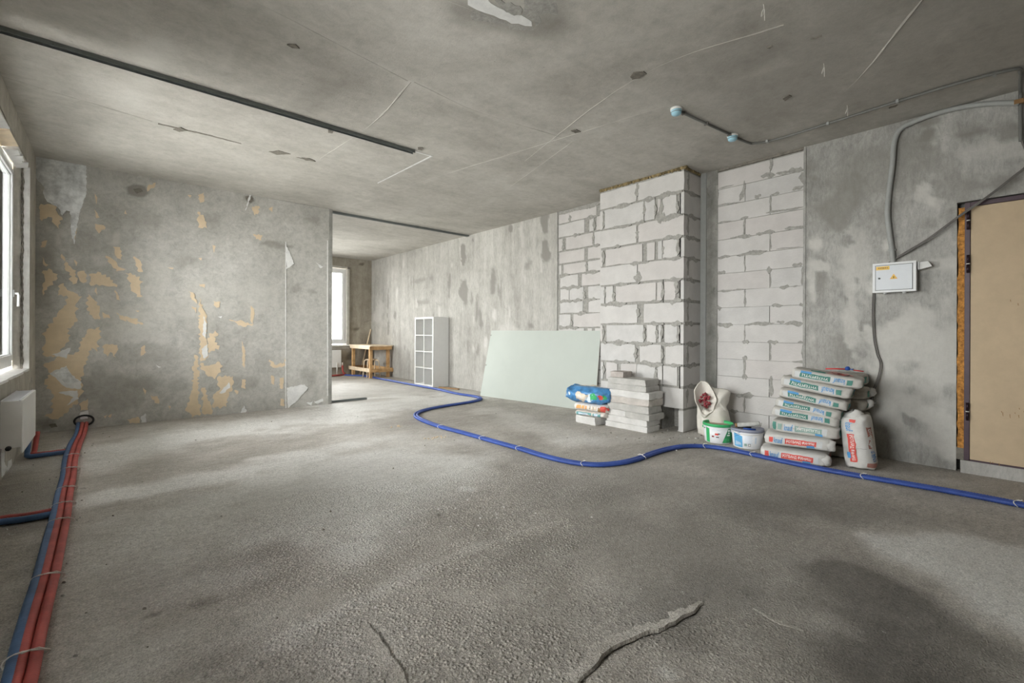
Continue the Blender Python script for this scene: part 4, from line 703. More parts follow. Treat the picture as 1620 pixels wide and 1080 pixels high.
RED = [(133.3061557276804,674.6514472075011),(131.26783530370975,680.7664084794129),(122.29922543823889,701.1496127191194),(112.92295148797392,725.6094578067672),(110.88463106400327,750.069302894415),(103.95434162250307,782.6824296779454),(97.02405218100286,815.2955564614758),(86.4247859763555,860.13860578883),(76.64084794129637,904.9816551161844),(62.372604973501836,957.9779861394211),(49.73501834488382,1006.8976763147167),(33.42845495311863,1072.1239298817775),(28.536485935589077,1100.6604158173666)]
def sl(P): return P
red_pts = [(-.235, 7.5, .075), (-.225, 7.36, .07)] + [(*p, .035) for p in [(-0.228,6.9),(-0.24,6.275),(-0.246,5.687),(-0.237,5.173),(-0.23,4.907),(-0.225,4.388),(-0.214,3.913),(-0.211,3.417),(-0.209,3.038),(-0.211,2.693),(-0.212,2.441),(-0.21,2.173),(-0.213,2.077)]]
blue_pts = [(-.285, 7.5, .07), (-.275, 7.36, .065)] + [(*p, .03) for p in [(-0.271,6.903),(-0.292,6.278),(-0.292,5.671),(-0.278,5.208),(-0.267,4.897),(-0.263,4.421),(-0.253,3.896),(-0.251,3.452),(-0.246,2.981),(-0.248,2.702),(-0.247,2.444),(-0.242,2.2),(-0.24,2.101)]]
ra, PA = corrugated('red_pipe', 'red sheathed pipe along the window wall, middle strand of the bundle', offs(red_pts[:2], .02, .06)[:0] + [(x - .016, y, z_ - .006) for x, y, z_ in red_pts], .0185, 'red', amp=.04)
rb_, PB = corrugated('red_pipe', 'red sheathed pipe along the window wall, strand on the room side', [(x + .021, y, z_ - .008) for x, y, z_ in red_pts], .0185, 'red', amp=.04)
bb, PBb = corrugated('blue_pipe', 'blue sheathed pipe along the window wall, strand nearest the radiator', blue_pts, .0195, 'blue_d', amp=.05)
tie_rings(ra, PA, [(-0.26,5.686),(-0.257,5.144),(-0.245,4.532),(-0.229,4.131),(-0.22,3.788),(-0.211,2.967),(-0.217,2.301)], .024, .035, (.014, 0))
br = [(-.56, 6.25, .2), (-.56, 6.2, .05)]
def low(name, label, pts, mat): return corrugated(name, label, pts, .02, mat, amp=.05)
F1 = [(-0.554,5.992,0.03),(-0.449,5.987,0.03),(-0.312,5.987,0.03)]
low('blue_pipe', 'short blue pipe branching to the radiator under the left window', [(-.555, F1[0][1] + .15, .2), (-.56, F1[0][1] + .03, .05), (F1[0][0] + .01, F1[0][1] - .02, .024)] + [(p[0], p[1] - .03, .024) for p in F1[1:]], 'blue_d')
low('red_pipe', 'short red pipe branching to the radiator under the left window', [(-.51, F1[0][1] + .2, .2), (-.52, F1[0][1] + .1, .05), (F1[0][0] + .03, F1[0][1] + .05, .024)] + [(p[0], p[1] + .03, .024) for p in F1[1:]], 'red')
F2 = [(-0.583,4.032,0.03),(-0.491,4.082,0.03),(-0.384,4.051,0.03),(-0.264,4.051,0.03)]
low('blue_pipe', 'short blue pipe branching to the left edge, in front of the radiator', [(p[0], p[1] - .035, .022) for p in F2], 'blue_d')
low('red_pipe', 'short red pipe branching to the left edge, in front of the radiator', [(p[0], p[1] + .03, .022) for p in F2], 'red')
F3 = [(3.535,11.667,0.03),(4.262,11.696,0.03),(4.614,11.852,0.03)]
corrugated('red_pipe', 'red pipe on the floor under the far window', [(F3[0][0], F3[0][1], .03), (F3[1][0], F3[1][1], .03), (F3[2][0], F3[2][1], .03), (F3[2][0] - .02, F3[2][1] + .05, .1), (F3[2][0] - .03, F3[2][1] + .06, .26)], .024, 'red', amp=.05)
for k, (u, lab) in enumerate(((.0, 'pale pipe stub rising from the floor by the far window, left one'), (.14, 'pale pipe stub rising from the red pipe by the far window'))):
    x, y = F3[2][0] - .17 + u, F3[2][1] + .06; MBt = MB().tube([(x, y, .26 if k else .0), (x, y, .34)], .014, 8); tag(MBt.build('pipe_stub', 'tie', None, True), lab, 'pipe')

# ---------------------------------------------------------------- bookcase
Y0, Y1, X0, X1, H = 8.17, 8.94, 5.035, 5.42, 1.472
t = thing('bookcase', 'white open bookcase of eight square compartments standing by the right wall', 'bookcase', (5.23, 8.55, 0))
for y in (Y0, Y1 - .04): MB().box(X0, X1, y, y + .04, 0, H - .04).build('side_panel', 'white', t, bevel=.002)
MB().box(X0, X1, Y0, Y1, H - .04, H).build('top_panel', 'white', t, bevel=.002); MB().box(X0, X1, Y0 + .04, Y1 - .04, .0, .04).build('bottom_panel', 'white', t, bevel=.002)
MB().box(X0 + .004, X1, (Y0 + Y1) / 2 - .009, (Y0 + Y1) / 2 + .009, .04, H - .04).build('divider', 'white', t)
for k in (1, 2, 3):
    q = .04 + (H - .08) * k / 4
    for a, b in ((Y0 + .04, (Y0 + Y1) / 2 - .009), ((Y0 + Y1) / 2 + .009, Y1 - .04)): MB().box(X0 + .004, X1, a, b, q - .009, q + .009).build('shelf', 'white', t)
MB().box(X1 - .005, X1, Y0 + .04, Y1 - .04, .04, H - .04).build('back_panel', 'white', t)

# ---------------------------------------------------------------- workbench corner
t = thing('workbench', 'rough pine workbench standing in the far corner', 'table', (5.1, 11.4, 0))
mb = MB(); mb.box(4.79, 5.40, 10.68, 12.0, .785, .81); mb.build('tabletop', 'wood_l', t, bevel=.003)
for x, y in ((4.85, 10.78), (5.32, 10.80), (4.85, 11.85), (5.32, 11.87)): MB().box(x - .035, x + .035, y - .035, y + .035, 0, .785).build('leg', 'wood', t, bevel=.003)
MB().box(4.79, 5.38, 10.70, 10.742, .70, .785).build('apron', 'wood', t, bevel=.003); MB().box(4.795, 4.83, 10.70, 11.95, .715, .785).build('apron', 'wood_l', t, bevel=.003)
MB().box(4.80, 5.42, 10.705, 10.744, .14, .23).build('rail', 'wood', t, bevel=.003); MB().box(4.78, 4.814, 10.72, 12.0, .15, .24).build('rail', 'wood_l', t, bevel=.003); MB().box(5.36, 5.395, 10.72, 11.95, .15, .24).build('rail', 'wood', t, bevel=.003); MB().box(4.83, 5.36, 11.89, 11.92, .17, .25).build('rail', 'handle_b', t)
t = thing('stool', 'small pale stool with bent legs pushed under the pine workbench', 'stool', (5.0, 11.05, 0))
s0 = MB(); s0.lathe([(.14, 0), (.15, .006), (.15, .016), (.14, .022)], (4.99, 11.05, .435), 20); s0.build('seat', 'stool', t, True)
for dx, dy in ((-.12, .16), (.11, -.20), (-.15, -.12), (.15, .14)):
    x, y = 4.99, 11.05; mb = MB(); mb.tube(catmull([(x + dx * .2, y + dy * .2, .435), (x + dx * .7, y + dy * .7, .435), (x + dx * .95, y + dy * .95, .41), (x + dx * 1.02, y + dy * 1.02, .34), (x + dx * 1.1, y + dy * 1.1, .15), (x + dx * 1.14, y + dy * 1.14, 0)], .03), .014, 8); mb.build('leg', 'wood_l', t, True)
tag(MB().bar((5.05, 11.9, .0), (5.405, 12.02, 1.22), .03, .02).build('wooden_batten', 'wood_l'), 'thin wooden batten leaning upright in the far corner behind the workbench', 'batten')
tag(MB().bar((5.13, 8.08, .012), (5.25, 7.55, .012), .05, .02).build('wooden_batten', 'handle_b'), 'flat dark batten lying on the floor beside the bookcase', 'batten')

# ---------------------------------------------------------------- plasterboard
def quad_board(c, th):                                               # bottom-left, bottom-right, top-right, top-left
    a, b, c_, d = [np.array(q, float) for q in c]; n, k = 14, 24; F_ = np.zeros((n, k, 3))
    for i in range(n):
        for j in range(k): s, q = j / (k - 1), i / (n - 1); F_[i, j] = (a * (1 - s) + b * s) * (1 - q) + (d * (1 - s) + c_ * s) * q
    nr = np.cross(b - a, d - a); nr /= np.linalg.norm(nr); return F_, nr * th
F_, e = quad_board(((5.075, 6.615, .0), (5.335, 4.20, .0), (5.415, 4.155, 1.19), (5.415, 6.72, 1.19)), .0125)
if e[0] < 0: e = -e
F_[:, :, 2] += .0
mb = MB(); mb.surf(F_); pb = mb.build('plasterboard_sheet', 'green_board', None, True); tag(pb, 'large pale green plasterboard sheet leaning lengthwise against the right wall', 'plasterboard')
mb = MB(); n, k = F_.shape[:2]; bd = [(0, j) for j in range(k)] + [(i, k - 1) for i in range(1, n)] + [(n - 1, j) for j in range(k - 2, -1, -1)] + [(i, 0) for i in range(n - 2, 0, -1)]
E_ = np.array([[F_[i, j] for i, j in bd + bd[:1]], [F_[i, j] + e for i, j in bd + bd[:1]]]); mb.surf(E_); mb.build('board_edge', 'board_core', pb)
mb = MB(); mb.surf(F_ + e); mb.build('back_paper', 'grey', pb)
for (u_, v_) in ((.01, .97), (.012, .5)):
    p = F_[int(v_ * 13), 0]; mb = MB(); mb.prism([(p[0] - .003, p[1] - .03, p[2] - .015), (p[0] - .003, p[1] + .0, p[2] - .02), (p[0] - .003, p[1] - .005, p[2] + .015), (p[0] - .003, p[1] - .035, p[2] + .01)], (.004, 0, 0)); mb.build('edge_damage', 'mortar', pb)

# ---------------------------------------------------------------- stack of aerated slabs
import bmesh
def slab(label, x0, x1, y0, y1, z0, z1, mat, yaw, seed, group='grey slabs stacked against the pier'):
    bm = bmesh.new(); bmesh.ops.create_cube(bm, size=1.0); bmesh.ops.subdivide_edges(bm, edges=bm.edges[:], cuts=5, use_grid_fill=True)
    sx_, sy_, sz_ = x1 - x0, y1 - y0, z1 - z0; V = np.array([v.co[:] for v in bm.verts]) * (sx_, sy_, sz_); on = (np.abs(V) / (sx_ / 2, sy_ / 2, sz_ / 2) > .98).sum(1)
    d = np.stack([vn(V + seed * 3.1, 16, seed + k) for k in range(3)], 1); V2 = V + d * (.006, .006, .0016); edge = on >= 2
    V2[edge] *= 1 - (.006 + .05 * np.clip(vn(V[edge] + seed, 21, seed + 9), 0, 1))[:, None]; V2[on == 3] *= .97; V2[on == 1] *= (1 - .012 * np.clip(vn(V[on == 1], 9, seed + 4), 0, 1))[:, None]
    V2[:, 2] = np.clip(V2[:, 2], -sz_ / 2 + .0005, sz_ / 2 - .0005)
    for v, c in zip(bm.verts, V2): v.co = c
    me = bpy.data.meshes.new('slab'); bm.to_mesh(me); bm.free(); me.materials.append(M[mat]); o = bpy.data.objects.new('aerated_slab', me); C.objects.link(o)
    o.location = ((x0 + x1) / 2, (y0 + y1) / 2, (z0 + z1) / 2); o.rotation_euler = (0, 0, math.radians(yaw)); return tag(o, label, 'slab', group)
S_ = 'slab'
slab('lowest aerated slab of the stack beside the pier, resting on the floor', 4.655, 4.93, 2.90, 3.50, 0, .068, 'slab_w', .5, 1)
slab('second slab from the floor in the stack beside the pier', 4.66, 4.935, 2.905, 3.49, .068, .143, 'slab_w', -.6, 2)
slab('short white slab piece at the left in the third layer of the slab stack', 4.665, 4.93, 3.205, 3.455, .143, .218, 'slab_w', .3, 3)
slab('slab protruding to the right in the third layer of the slab stack', 4.645, 4.965, 2.865, 3.20, .143, .218, 'slab', -1., 4)
slab('fourth slab from the floor in the stack, just above the short white piece', 4.655, 4.955, 2.885, 3.46, .218, .303, 'slab', .6, 5)
slab('pinkish grey slab in the middle of the slab stack', 4.66, 4.96, 2.88, 3.44, .303, .386, 'slab_p', -.5, 6)
slab('pale slab just above the pinkish one in the slab stack', 4.65, 4.96, 2.87, 3.44, .386, .468, 'slab_w', -1.2, 7)
slab('thin grey slab third from the top of the slab stack', 4.655, 4.945, 2.925, 3.465, .468, .536, 'slab', 1., 8)
slab('rough grey slab with chipped corner, topmost full slab of the stack', 4.66, 4.95, 2.93, 3.47, .536, .612, 'slab', -.6, 9)
slab('small brownish half block lying on top of the slab stack', 4.70, 4.90, 3.27, 3.46, .612, .682, "slab_h", 2, 10)
slab('white foam-like slab on the floor under the blue bag', 4.54, 4.86, 3.55, 3.88, 0, .098, 'slab_w', -3, 11, None)

# ---------------------------------------------------------------- sacks
TXT = {}
def text_mesh(s, bold=.012):
    if s in TXT: return TXT[s]
    c = bpy.data.curves.new('lettering_curve', 'FONT'); c.body = s; c.offset = bold; c.resolution_u = 3; o = bpy.data.objects.new('lettering_source', c); C.objects.link(o)
    me = bpy.data.meshes.new_from_object(o.evaluated_get(bpy.context.evaluated_depsgraph_get())); V = np.array([v.co[:2] for v in me.vertices]); F = [tuple(p.vertices) for p in me.polygons]
    bpy.data.objects.remove(o); bpy.data.curves.remove(c); bpy.data.meshes.remove(me); V = (V - V.min(0)) / (V.max(0) - V.min(0)); TXT[s] = (V, F); return TXT[s]
class Sack:
    def __init__(s, name, label, L, W, H, mat, seed, group=None, loc=None, rot=None, mat4=None, n=5., ex=9., amp=.007, cat='sack', fine=.0035, waist=0, part_name='bag_body'):
        s.L, s.W, s.H, s.n, s.ex, s.seed, s.amp, s.fine, s.waist = L, W, H, n, ex, seed, amp, fine, waist
        s.t = thing(name, label, cat, loc or (0, 0, 0), rot, group, mat4); WL[s.t.name] = (0, 0, 0)
        ph = np.linspace(-np.pi / 2, np.pi / 2, 34); th = np.linspace(0, 2 * np.pi, 44, endpoint=False); P = []
        for p in ph:
            x = L / 2 * math.copysign(abs(math.sin(p)) ** (2 / ex), math.sin(p)); e = abs(math.cos(p)) ** (2 / ex); e = e if e > 1e-3 else 0
            P.append(np.stack([np.full(44, x), W / 2 * e * np.sign(np.cos(th)) * np.abs(np.cos(th)) ** (2 / n), H / 2 + H / 2 * e * np.sign(np.sin(th)) * np.abs(np.sin(th)) ** (2 / n)], 1))
        P = np.array(P); sh = P.shape; P = s.disp(P.reshape(-1, 3)).reshape(sh); mb = MB(); mb.surf(P, wrap=True); s.body = mb.build(part_name, mat, s.t, True)
    def disp(s, P):
        P = np.array(P, float); k = s.seed * 5.3; d = np.stack([vn(P + k, 11, s.seed * 7 + i) for i in range(3)], 1) * s.amp + np.stack([vn(P + k, 38, s.seed * 7 + 3 + i) for i in range(3)], 1) * s.fine
        edge = np.clip((np.abs(P[:, 0]) / (s.L / 2) - .82) / .18, 0, 1); d += edge[:, None] * np.stack([vn(P * (1, 1, 1.), 30, s.seed + 90 + i) for i in range(3)], 1) * .006
        P[:, 2] += s.waist * np.sin(P[:, 0] / s.L * 3 + s.seed) * s.H
        return P + d
    def e(s, x): return (1 - np.clip(np.abs(2 * x / s.L), 0, .999) ** s.ex) ** (1 / s.ex)
    def front(s, A, o):
        x, z = A[:, 0], A[:, 1]; e = s.e(x); q = np.clip(np.abs((z - s.H / 2) / (s.H / 2 * e)), 0, .985); y = -s.W / 2 * e * (1 - q ** s.n) ** (1 / s.n); P = s.disp(np.stack([x, y, z], 1)); P[:, 1] -= o; return P
    def top(s, A, o):
        x, y = A[:, 0], A[:, 1]; e = s.e(x); q = np.clip(np.abs(y / (s.W / 2 * e)), 0, .985); z = s.H / 2 + s.H / 2 * e * (1 - q ** s.n) ** (1 / s.n); P = s.disp(np.stack([x, y, z], 1)); P[:, 2] += o; return P
    def end(s, A, o):
        y, z = A[:, 0], A[:, 1]; q = np.clip((np.abs(2 * y / s.W) ** s.n + np.abs((z - s.H / 2) * 2 / s.H) ** s.n), 0, .97) ** (1 / s.n); x = s.L / 2 * (1 - q ** s.ex) ** (1 / s.ex); P = s.disp(np.stack([x, y, z], 1)); P[:, 0] += o; return P
    def rect(s, name, a0, a1, b0, b1, face, mat, off=.003, parent=None, skew=0):
        na, nb_ = max(3, int(abs(a1 - a0) / .018) + 2), max(3, int(abs(b1 - b0) / .014) + 2); GA, GB = np.meshgrid(np.linspace(a0, a1, na), np.linspace(b0, b1, nb_)); GA = GA + skew * (GB - b0)
        P = getattr(s, face)(np.stack([GA.ravel(), GB.ravel()], 1), off).reshape(nb_, na, 3); mb = MB(); mb.surf(P); return mb.build(name, mat, parent or s.t, True)
    def blob(s, name, a, b, ra, rb, face, mat, off=.003, seed=0, amp=.25):
        n_, k = 22, 5; P = [];
        for j in range(k + 1):
            for i in range(n_):
                t = 2 * math.pi * i / n_; r = j / k * (1 + amp * math.sin(3 * t + seed) * .6 + amp * math.sin(5 * t + 2 * seed) * .4); P.append((a + ra * r * math.cos(t), b + rb * r * math.sin(t)))
        Q = getattr(s, face)(np.array(P), off).reshape(k + 1, n_, 3); mb = MB(); mb.surf(Q, wrap=True); return mb.build(name, mat, s.t, True)
    def text(s, body, a0, a1, b0, b1, face, mat, flip=False, off=.0045, parent=None, vert=0):
        V, F = text_mesh(body); V = V.copy()
        if flip: V = 1 - V
        A = np.stack([a0 + (a1 - a0) * V[:, 0], b0 + (b1 - b0) * V[:, 1]], 1); P = getattr(s, face)(A, off); mb = MB(); mb.add(P, F); return mb.build('lettering', mat, parent or s.t)
def prints(s, product, col, flip, tagcol='lab_blue', sq='lab_green', word='knauf', wcol='lab_blue', k=(.13, .20, .23, .40, .44, .86), tg=(.70, .86), tpale=False):
    L, H = s.L, s.H; X = lambda f: (L / 2 - f * L) if flip else (-L / 2 + f * L); Z = lambda f: H * (1 - f) if flip else H * f
    R_ = lambda a, b: sorted((X(a), X(b))); Q = lambda a, b: sorted((Z(a), Z(b)))
    s.rect('pale_band', *R_(k[2] - .02, k[5] + .08), *Q(.26, .76), 'front', 'band', .0018)
    s.rect('colour_square', *R_(k[0], k[1]), *Q(.3, .72), 'front', sq); s.text(word, *R_(k[2], k[3]), *Q(.28, .72), 'front', wcol, flip)
    lab = s.rect('product_label', *R_(k[4], k[5]), *Q(.28, .7), 'front', col)
    s.text(product, *R_(k[4] + .025, k[5] - .03), *Q(.36, .62), 'front', 'lab_white', flip, parent=lab)
    s.rect('weight_tag', *R_(*tg), *Q(.14, .32), 'front', tagcol, .0045, parent=lab)
RZ = -81.8
FR = [(4.6,1.399,0.084),(4.62,1.374,0.19),(4.68,1.331,0.298),(4.7,1.337,0.409),(4.71,1.325,0.484),(4.73,1.286,0.574),(4.75,1.275,0.682),(4.78,1.196,0.765)]
LAB = ['white sack with red label at the very bottom of the big sack stack', 'white sack with red label, second from the floor in the big stack', 'sack with faded green label the right way up, just above the red-labelled ones',
       'green-labelled sack lying just above the faded green one in the big stack', 'green-labelled sack in the middle of the big stack, fourth from its top', 'green-labelled sack third from the top of the big stack',
       'green-labelled sack second from the top of the big stack, with pinched left corner', 'topmost green-labelled sack of the big stack, under the red and pink wrapper']
prev = 0
for k, (p, lab) in enumerate(zip(FR, LAB)):
    H = (.112, .114, .112, .1, .092, .098, .104, .1)[k]; ry = (0, .5, 2.5, 5.5, 7, 8, 8.5, 8.5)[k]; rz = math.radians(RZ + (0, .6, -1.2, .8, -.5, .6, -.8, .5)[k]); W = (.38, .38, .36, .36, .35, .35, .35, .34)[k]; Lk = (.52, .52, .52, .52, .51, .53, .54, .53)[k]
    yd = Vector((-math.sin(rz), math.cos(rz), 0)); c = Vector((p[0], p[1], 0)) + yd * W / 2; zc = p[2] - H / 2
    if k == 0: zc = .002
    s = Sack('plaster_sack', lab, Lk, W, H, 'sack_w' if k < 2 else 'sack', 11 + k, 'sacks in the big stack by the right wall', (c.x, c.y, zc), (0, math.radians(ry), rz), waist=.05)
    if k < 2:
        prints(s, 'РОТБАНД ФИНИШ', 'lab_red', False, sq='lab_red', k=(.09, .15, .17, .30, .34, .80), tg=(.66, .77))
        mb = MB(); ph = np.linspace(-np.pi / 2, np.pi / 2, 12); th = np.linspace(0, 2 * np.pi, 18, endpoint=False)
        P = np.array([[(.045 * math.sin(a) + Lk / 2 - .018, .05 * math.cos(a) ** .5 * math.cos(b) - W / 2 + .055, .5 * H + .45 * H * max(0, math.cos(a)) ** .4 * math.sin(b)) for b in th] for a in np.clip(ph, -1.57, 1.57)])
        q = P.reshape(-1, 3); q = q + np.stack([vn(q, 45, 70 + i + k * 9) for i in range(3)], 1) * .009; mb.surf(q.reshape(P.shape), wrap=True); mb.build('folded_end', 'sack_w', s.t, True)
        for y in (.02, .09): s.rect('end_print', y, y + .05, H * .2, H * .8, 'end', 'slab_b')
    elif k == 2: prints(s, 'УНТЕРПУТЦ', 'lab_grn2', False, sq='lab_grn2', k=(.10, .16, .2, .33, .36, .76), tg=(.66, .77))
    else: prints(s, 'УНТЕРПУТЦ', 'lab_green', True)
    if k >= 2:
        s.rect('end_print', -.13, -.03, H * .2, H * .75, 'end', 'lab_green'); s.rect('end_print', .02, .06, H * .25, H * .7, 'end', 'lab_navy')
    if k == 7:
        s.rect('top_print', .0, .12, -.14, -.02, 'top', 'pinkwrap', .003, skew=.3); s.rect('top_print', -.12, -.01, -.155, -.12, 'top', 'lab_green', .003); TOPS = s
    if k == 2:
        s.rect('side_print', -.25, -.22, H * .2, H * .8, 'front', 'lab_green')
# sacks behind, only their ends show beside the front stack
RL = ['lowest dusty sack of the rear stack against the wall', 'second dusty sack from the floor in the rear stack', 'third dusty sack from the floor in the rear stack', 'dusty sack in the middle of the rear stack', 'dusty sack third from the top of the rear stack', 'dusty sack with crumpled white corner, second from top of the rear stack', 'brownish grey topmost sack of the rear stack']
for k in range(7):
    H = .114; s = Sack('plaster_sack', RL[k], .52, .30, H, 'sack_g', 31 + k, 'sacks in the rear stack by the wall', (5.262 + .006 * (k % 2), 1.235 - .012 * (k % 3) + .01 * (k > 4), .001 + .113 * k), (0, math.radians(1.5 * (k % 2)), math.radians(-90)), waist=.04, ex=5)
    s.rect('end_print', -.09, -.02, H * .3, H * .72, 'end', 'lab_green'); s.rect('end_print', .03, .05, H * .3, H * .7, 'end', 'lab_teal')
    if k in (4, 5):
        mb = MB(); ph = np.linspace(-1.57, 1.57, 9); th = np.linspace(0, 2 * np.pi, 12, endpoint=False); P = np.array([[(.27 + .03 * math.sin(a), -.03 + .05 * k - .2 + .035 * math.cos(a) * math.cos(b), .6 * H + .04 * math.cos(a) * math.sin(b)) for b in th] for a in ph])
        q = P.reshape(-1, 3); q = q + np.stack([vn(q, 50, 170 + i + k * 9) for i in range(3)], 1) * .012; mb.surf(q.reshape(P.shape), wrap=True); mb.build('folded_end', 'sack_w', s.t, True)
# standing bag
ay = Vector((.98, -.17, 0)).normalized(); az = Vector((-.17, -.98, 0)).normalized(); ax = Vector((.03, -.11, -1)).normalized(); ay = (ay - ax * ay.dot(ax)).normalized(); az = ax.cross(ay); Ls, Ws, Hs = .44, .2, .21
o0 = Vector((4.80, 1.088, .222)) + ay * Ws / 2
m4 = Matrix(((ax.x, ay.x, az.x, o0.x), (ax.y, ay.y, az.y, o0.y), (ax.z, ay.z, az.z, o0.z), (0, 0, 0, 1)))
s = Sack('plaster_bag', 'white bag with red labels standing upright in front of the sack stacks', Ls, Ws, Hs, 'sack_w', 51, None, mat4=m4, n=3.6, ex=12, amp=.012, fine=.005)
s.text('knauf', -.17, -.09, .06, .115, 'front', 'lab_blue'); lb = s.rect('product_label', -.075, .16, .06, .115, 'front', 'lab_red', skew=.1); s.text('РОТБАНД ФИНИШ', -.065, .15, .072, .104, 'front', 'lab_white', parent=lb); s.rect('weight_tag', .08, .13, .045, .07, 'front', 'lab_blue', .0045, lb)
lb = s.rect('side_label', -.13, .05, -.07, -.005, 'top', 'slab_b'); s.text('ROTBAND', -.12, .04, -.055, -.02, 'top', 'lab_white', True, parent=lb); s.text('KNAUF', .07, .155, -.06, -.01, 'top', 'lab_navy', True); s.rect('corner_print', .17, .205, -.09, .02, 'top', 'slab_b'); s.rect('corner_print', -.2, -.175, .09, .13, 'front', 'lab_red')
s.rect('fold_seam', -.07, -.066, .12, .195, 'front', 'slab'); s.rect('fold_seam', .05, .054, .12, .195, 'front', 'slab')
mb = MB(); P = np.zeros((9, 24, 3))                                   # crumpled gathered top
for i in range(9):
    for j in range(24):
        t = 2 * np.pi * j / 24; sc = (1.06 - .035 * i) * (1 + .07 * math.sin(3 * t + 1)); P[i, j] = (-Ls / 2 + .03 - .0075 * i - .022 * math.sin(2 * t + i * .2 + 1.2) * i / 8, .085 * sc * math.cos(t) * (1 if i < 8 else .2), Hs / 2 + .092 * sc * math.sin(t) * (1 if i < 8 else .2))
q = P.reshape(-1, 3); q = q + np.stack([vn(q, 28, 270 + i) for i in range(3)], 1) * .014; mb.surf(q.reshape(P.shape), wrap=True); mb.build('crumpled_top', 'sack_w', s.t, True)
# things on the tallest stack
tx = FR[7]
t = thing('hand_tool', 'small red-shafted tool with dark blue head lying on the topmost sack', 'tool', (4.98, 1.1, .835)); t0 = MB(); t0.tube([(4.99, 1.24, .838), (5.01, 1.17, .842), (5.03, 1.10, .842)], .006, 8); t0.build('shaft', 'tool_red', t, True)
t0 = MB(); t0.lathe([(.01, -.016), (.02, -.012), (.022, .0), (.016, .014), (.008, .02)], (5.03, 1.08, .848), 12); t0.box(5.02, 5.07, 1.04, 1.055, .836, .848); t0.build('head', 'tool_blue', t)
t0 = MB(); t0.tube([(5.05, 1.04, .836), (5.06, 1.01, .832), (5.07, .97, .828)], .005, 8); t0.build('handle', 'tool_red', t, True)
n_ = 10; P = np.zeros((n_, n_, 3))
for i in range(n_):
    for j in range(n_): P[i, j] = (4.86 + .016 * i, 1.16 - .018 * j + .006 * i, .812 - .0025 * j)
q = P.reshape(-1, 3); q[:, 2] += np.abs(vn(q, 30, 5)) * .014; mb = MB(); mb.surf(q.reshape(P.shape)); mb.surf(q.reshape(P.shape)[::-1] - (0, 0, .002)); tag(mb.build('plastic_wrapper', 'pinkwrap', None, True), 'crumpled pink and red printed wrapper lying on the topmost sack', 'wrapper')

# small stack at the left: blue bag, orange-white bag, teal-labelled bag
RZ2 = math.radians(-80)
def place(label, y_mid, xf, z0, L, W, H, mat, seed, n=3., amp=.008, name='material_bag', **kw):
    yd = Vector((-math.sin(RZ2), math.cos(RZ2), 0)); c = Vector((xf, y_mid, 0)) + yd * W / 2; return Sack(name, label, L, W, H, mat, seed, 'bags in the small stack left of the slabs', (c.x, c.y, z0), (0, 0, RZ2), n=n, amp=amp, **kw)
s = place('flat teal and white bag lying on the white slab beneath the orange bag', 3.67, 4.55, .098, .44, .30, .064, 'bag_white', 61); lb = s.rect('product_label', -.19, .03, .008, .05, 'front', 'lab_teal'); s.rect('label_window', -.15, -.02, .014, .04, 'front', 'lab_pale', .0045, lb); s.rect('side_print', .05, .16, .01, .055, 'front', 'lab_teal')
s.rect('side_panel', .07, .12, .014, .05, 'front', 'lab_pale', .0045)
s = place('white and orange printed bag with a red end under the blue bag', 3.655, 4.535, .16, .47, .32, .108, 'bag_white', 62)
for a, b in ((-.2, -.13), (-.12, -.085), (-.07, -.05)): s.rect('orange_print', a, b, .03, .075, 'front', 'lab_orange', skew=.3)
for a in (-.02, .03, .07): s.rect('orange_print', a, a + .022, .03, .08, 'front', 'bag_beige', skew=.2)
s.blob('red_print', .19, .05, .05, .04, 'front', 'lab_red', seed=1); s.blob('brown_print', .135, .04, .022, .034, 'front', 'handle_b', seed=2)
s = place('glossy blue plastic bag of building mix on top of the small stack', 3.715, 4.50, .262, .64, .36, .20, 'bag_blue', 63, n=3.0, amp=.03, ex=5, fine=.008)
s.blob('round_print', -.02, .085, .085, .06, 'front', 'bag_beige', seed=1); s.blob('round_print_center', -.04, .095, .03, .026, 'front', 'bag_white', .0045, 2); s.blob('top_print', -.02, .02, .12, .09, 'top', 'bag_beige', seed=4); s.blob('green_print', .15, .09, .045, .04, 'front', 'bk_green', seed=3); s.blob('pale_print', .09, .075, .06, .035, 'front', 'lab_pale', .0025, 5); s.blob('red_print', .24, .10, .03, .03, 'front', 'lab_red', seed=6); s.blob('green_print', .275, .10, .022, .03, 'front', 'bk_green', seed=8)
s.blob('white_sheen_print', -.24, .09, .03, .02, 'front', 'lab_pale', seed=2)  # pale blob painted as a highlight on the glossy film

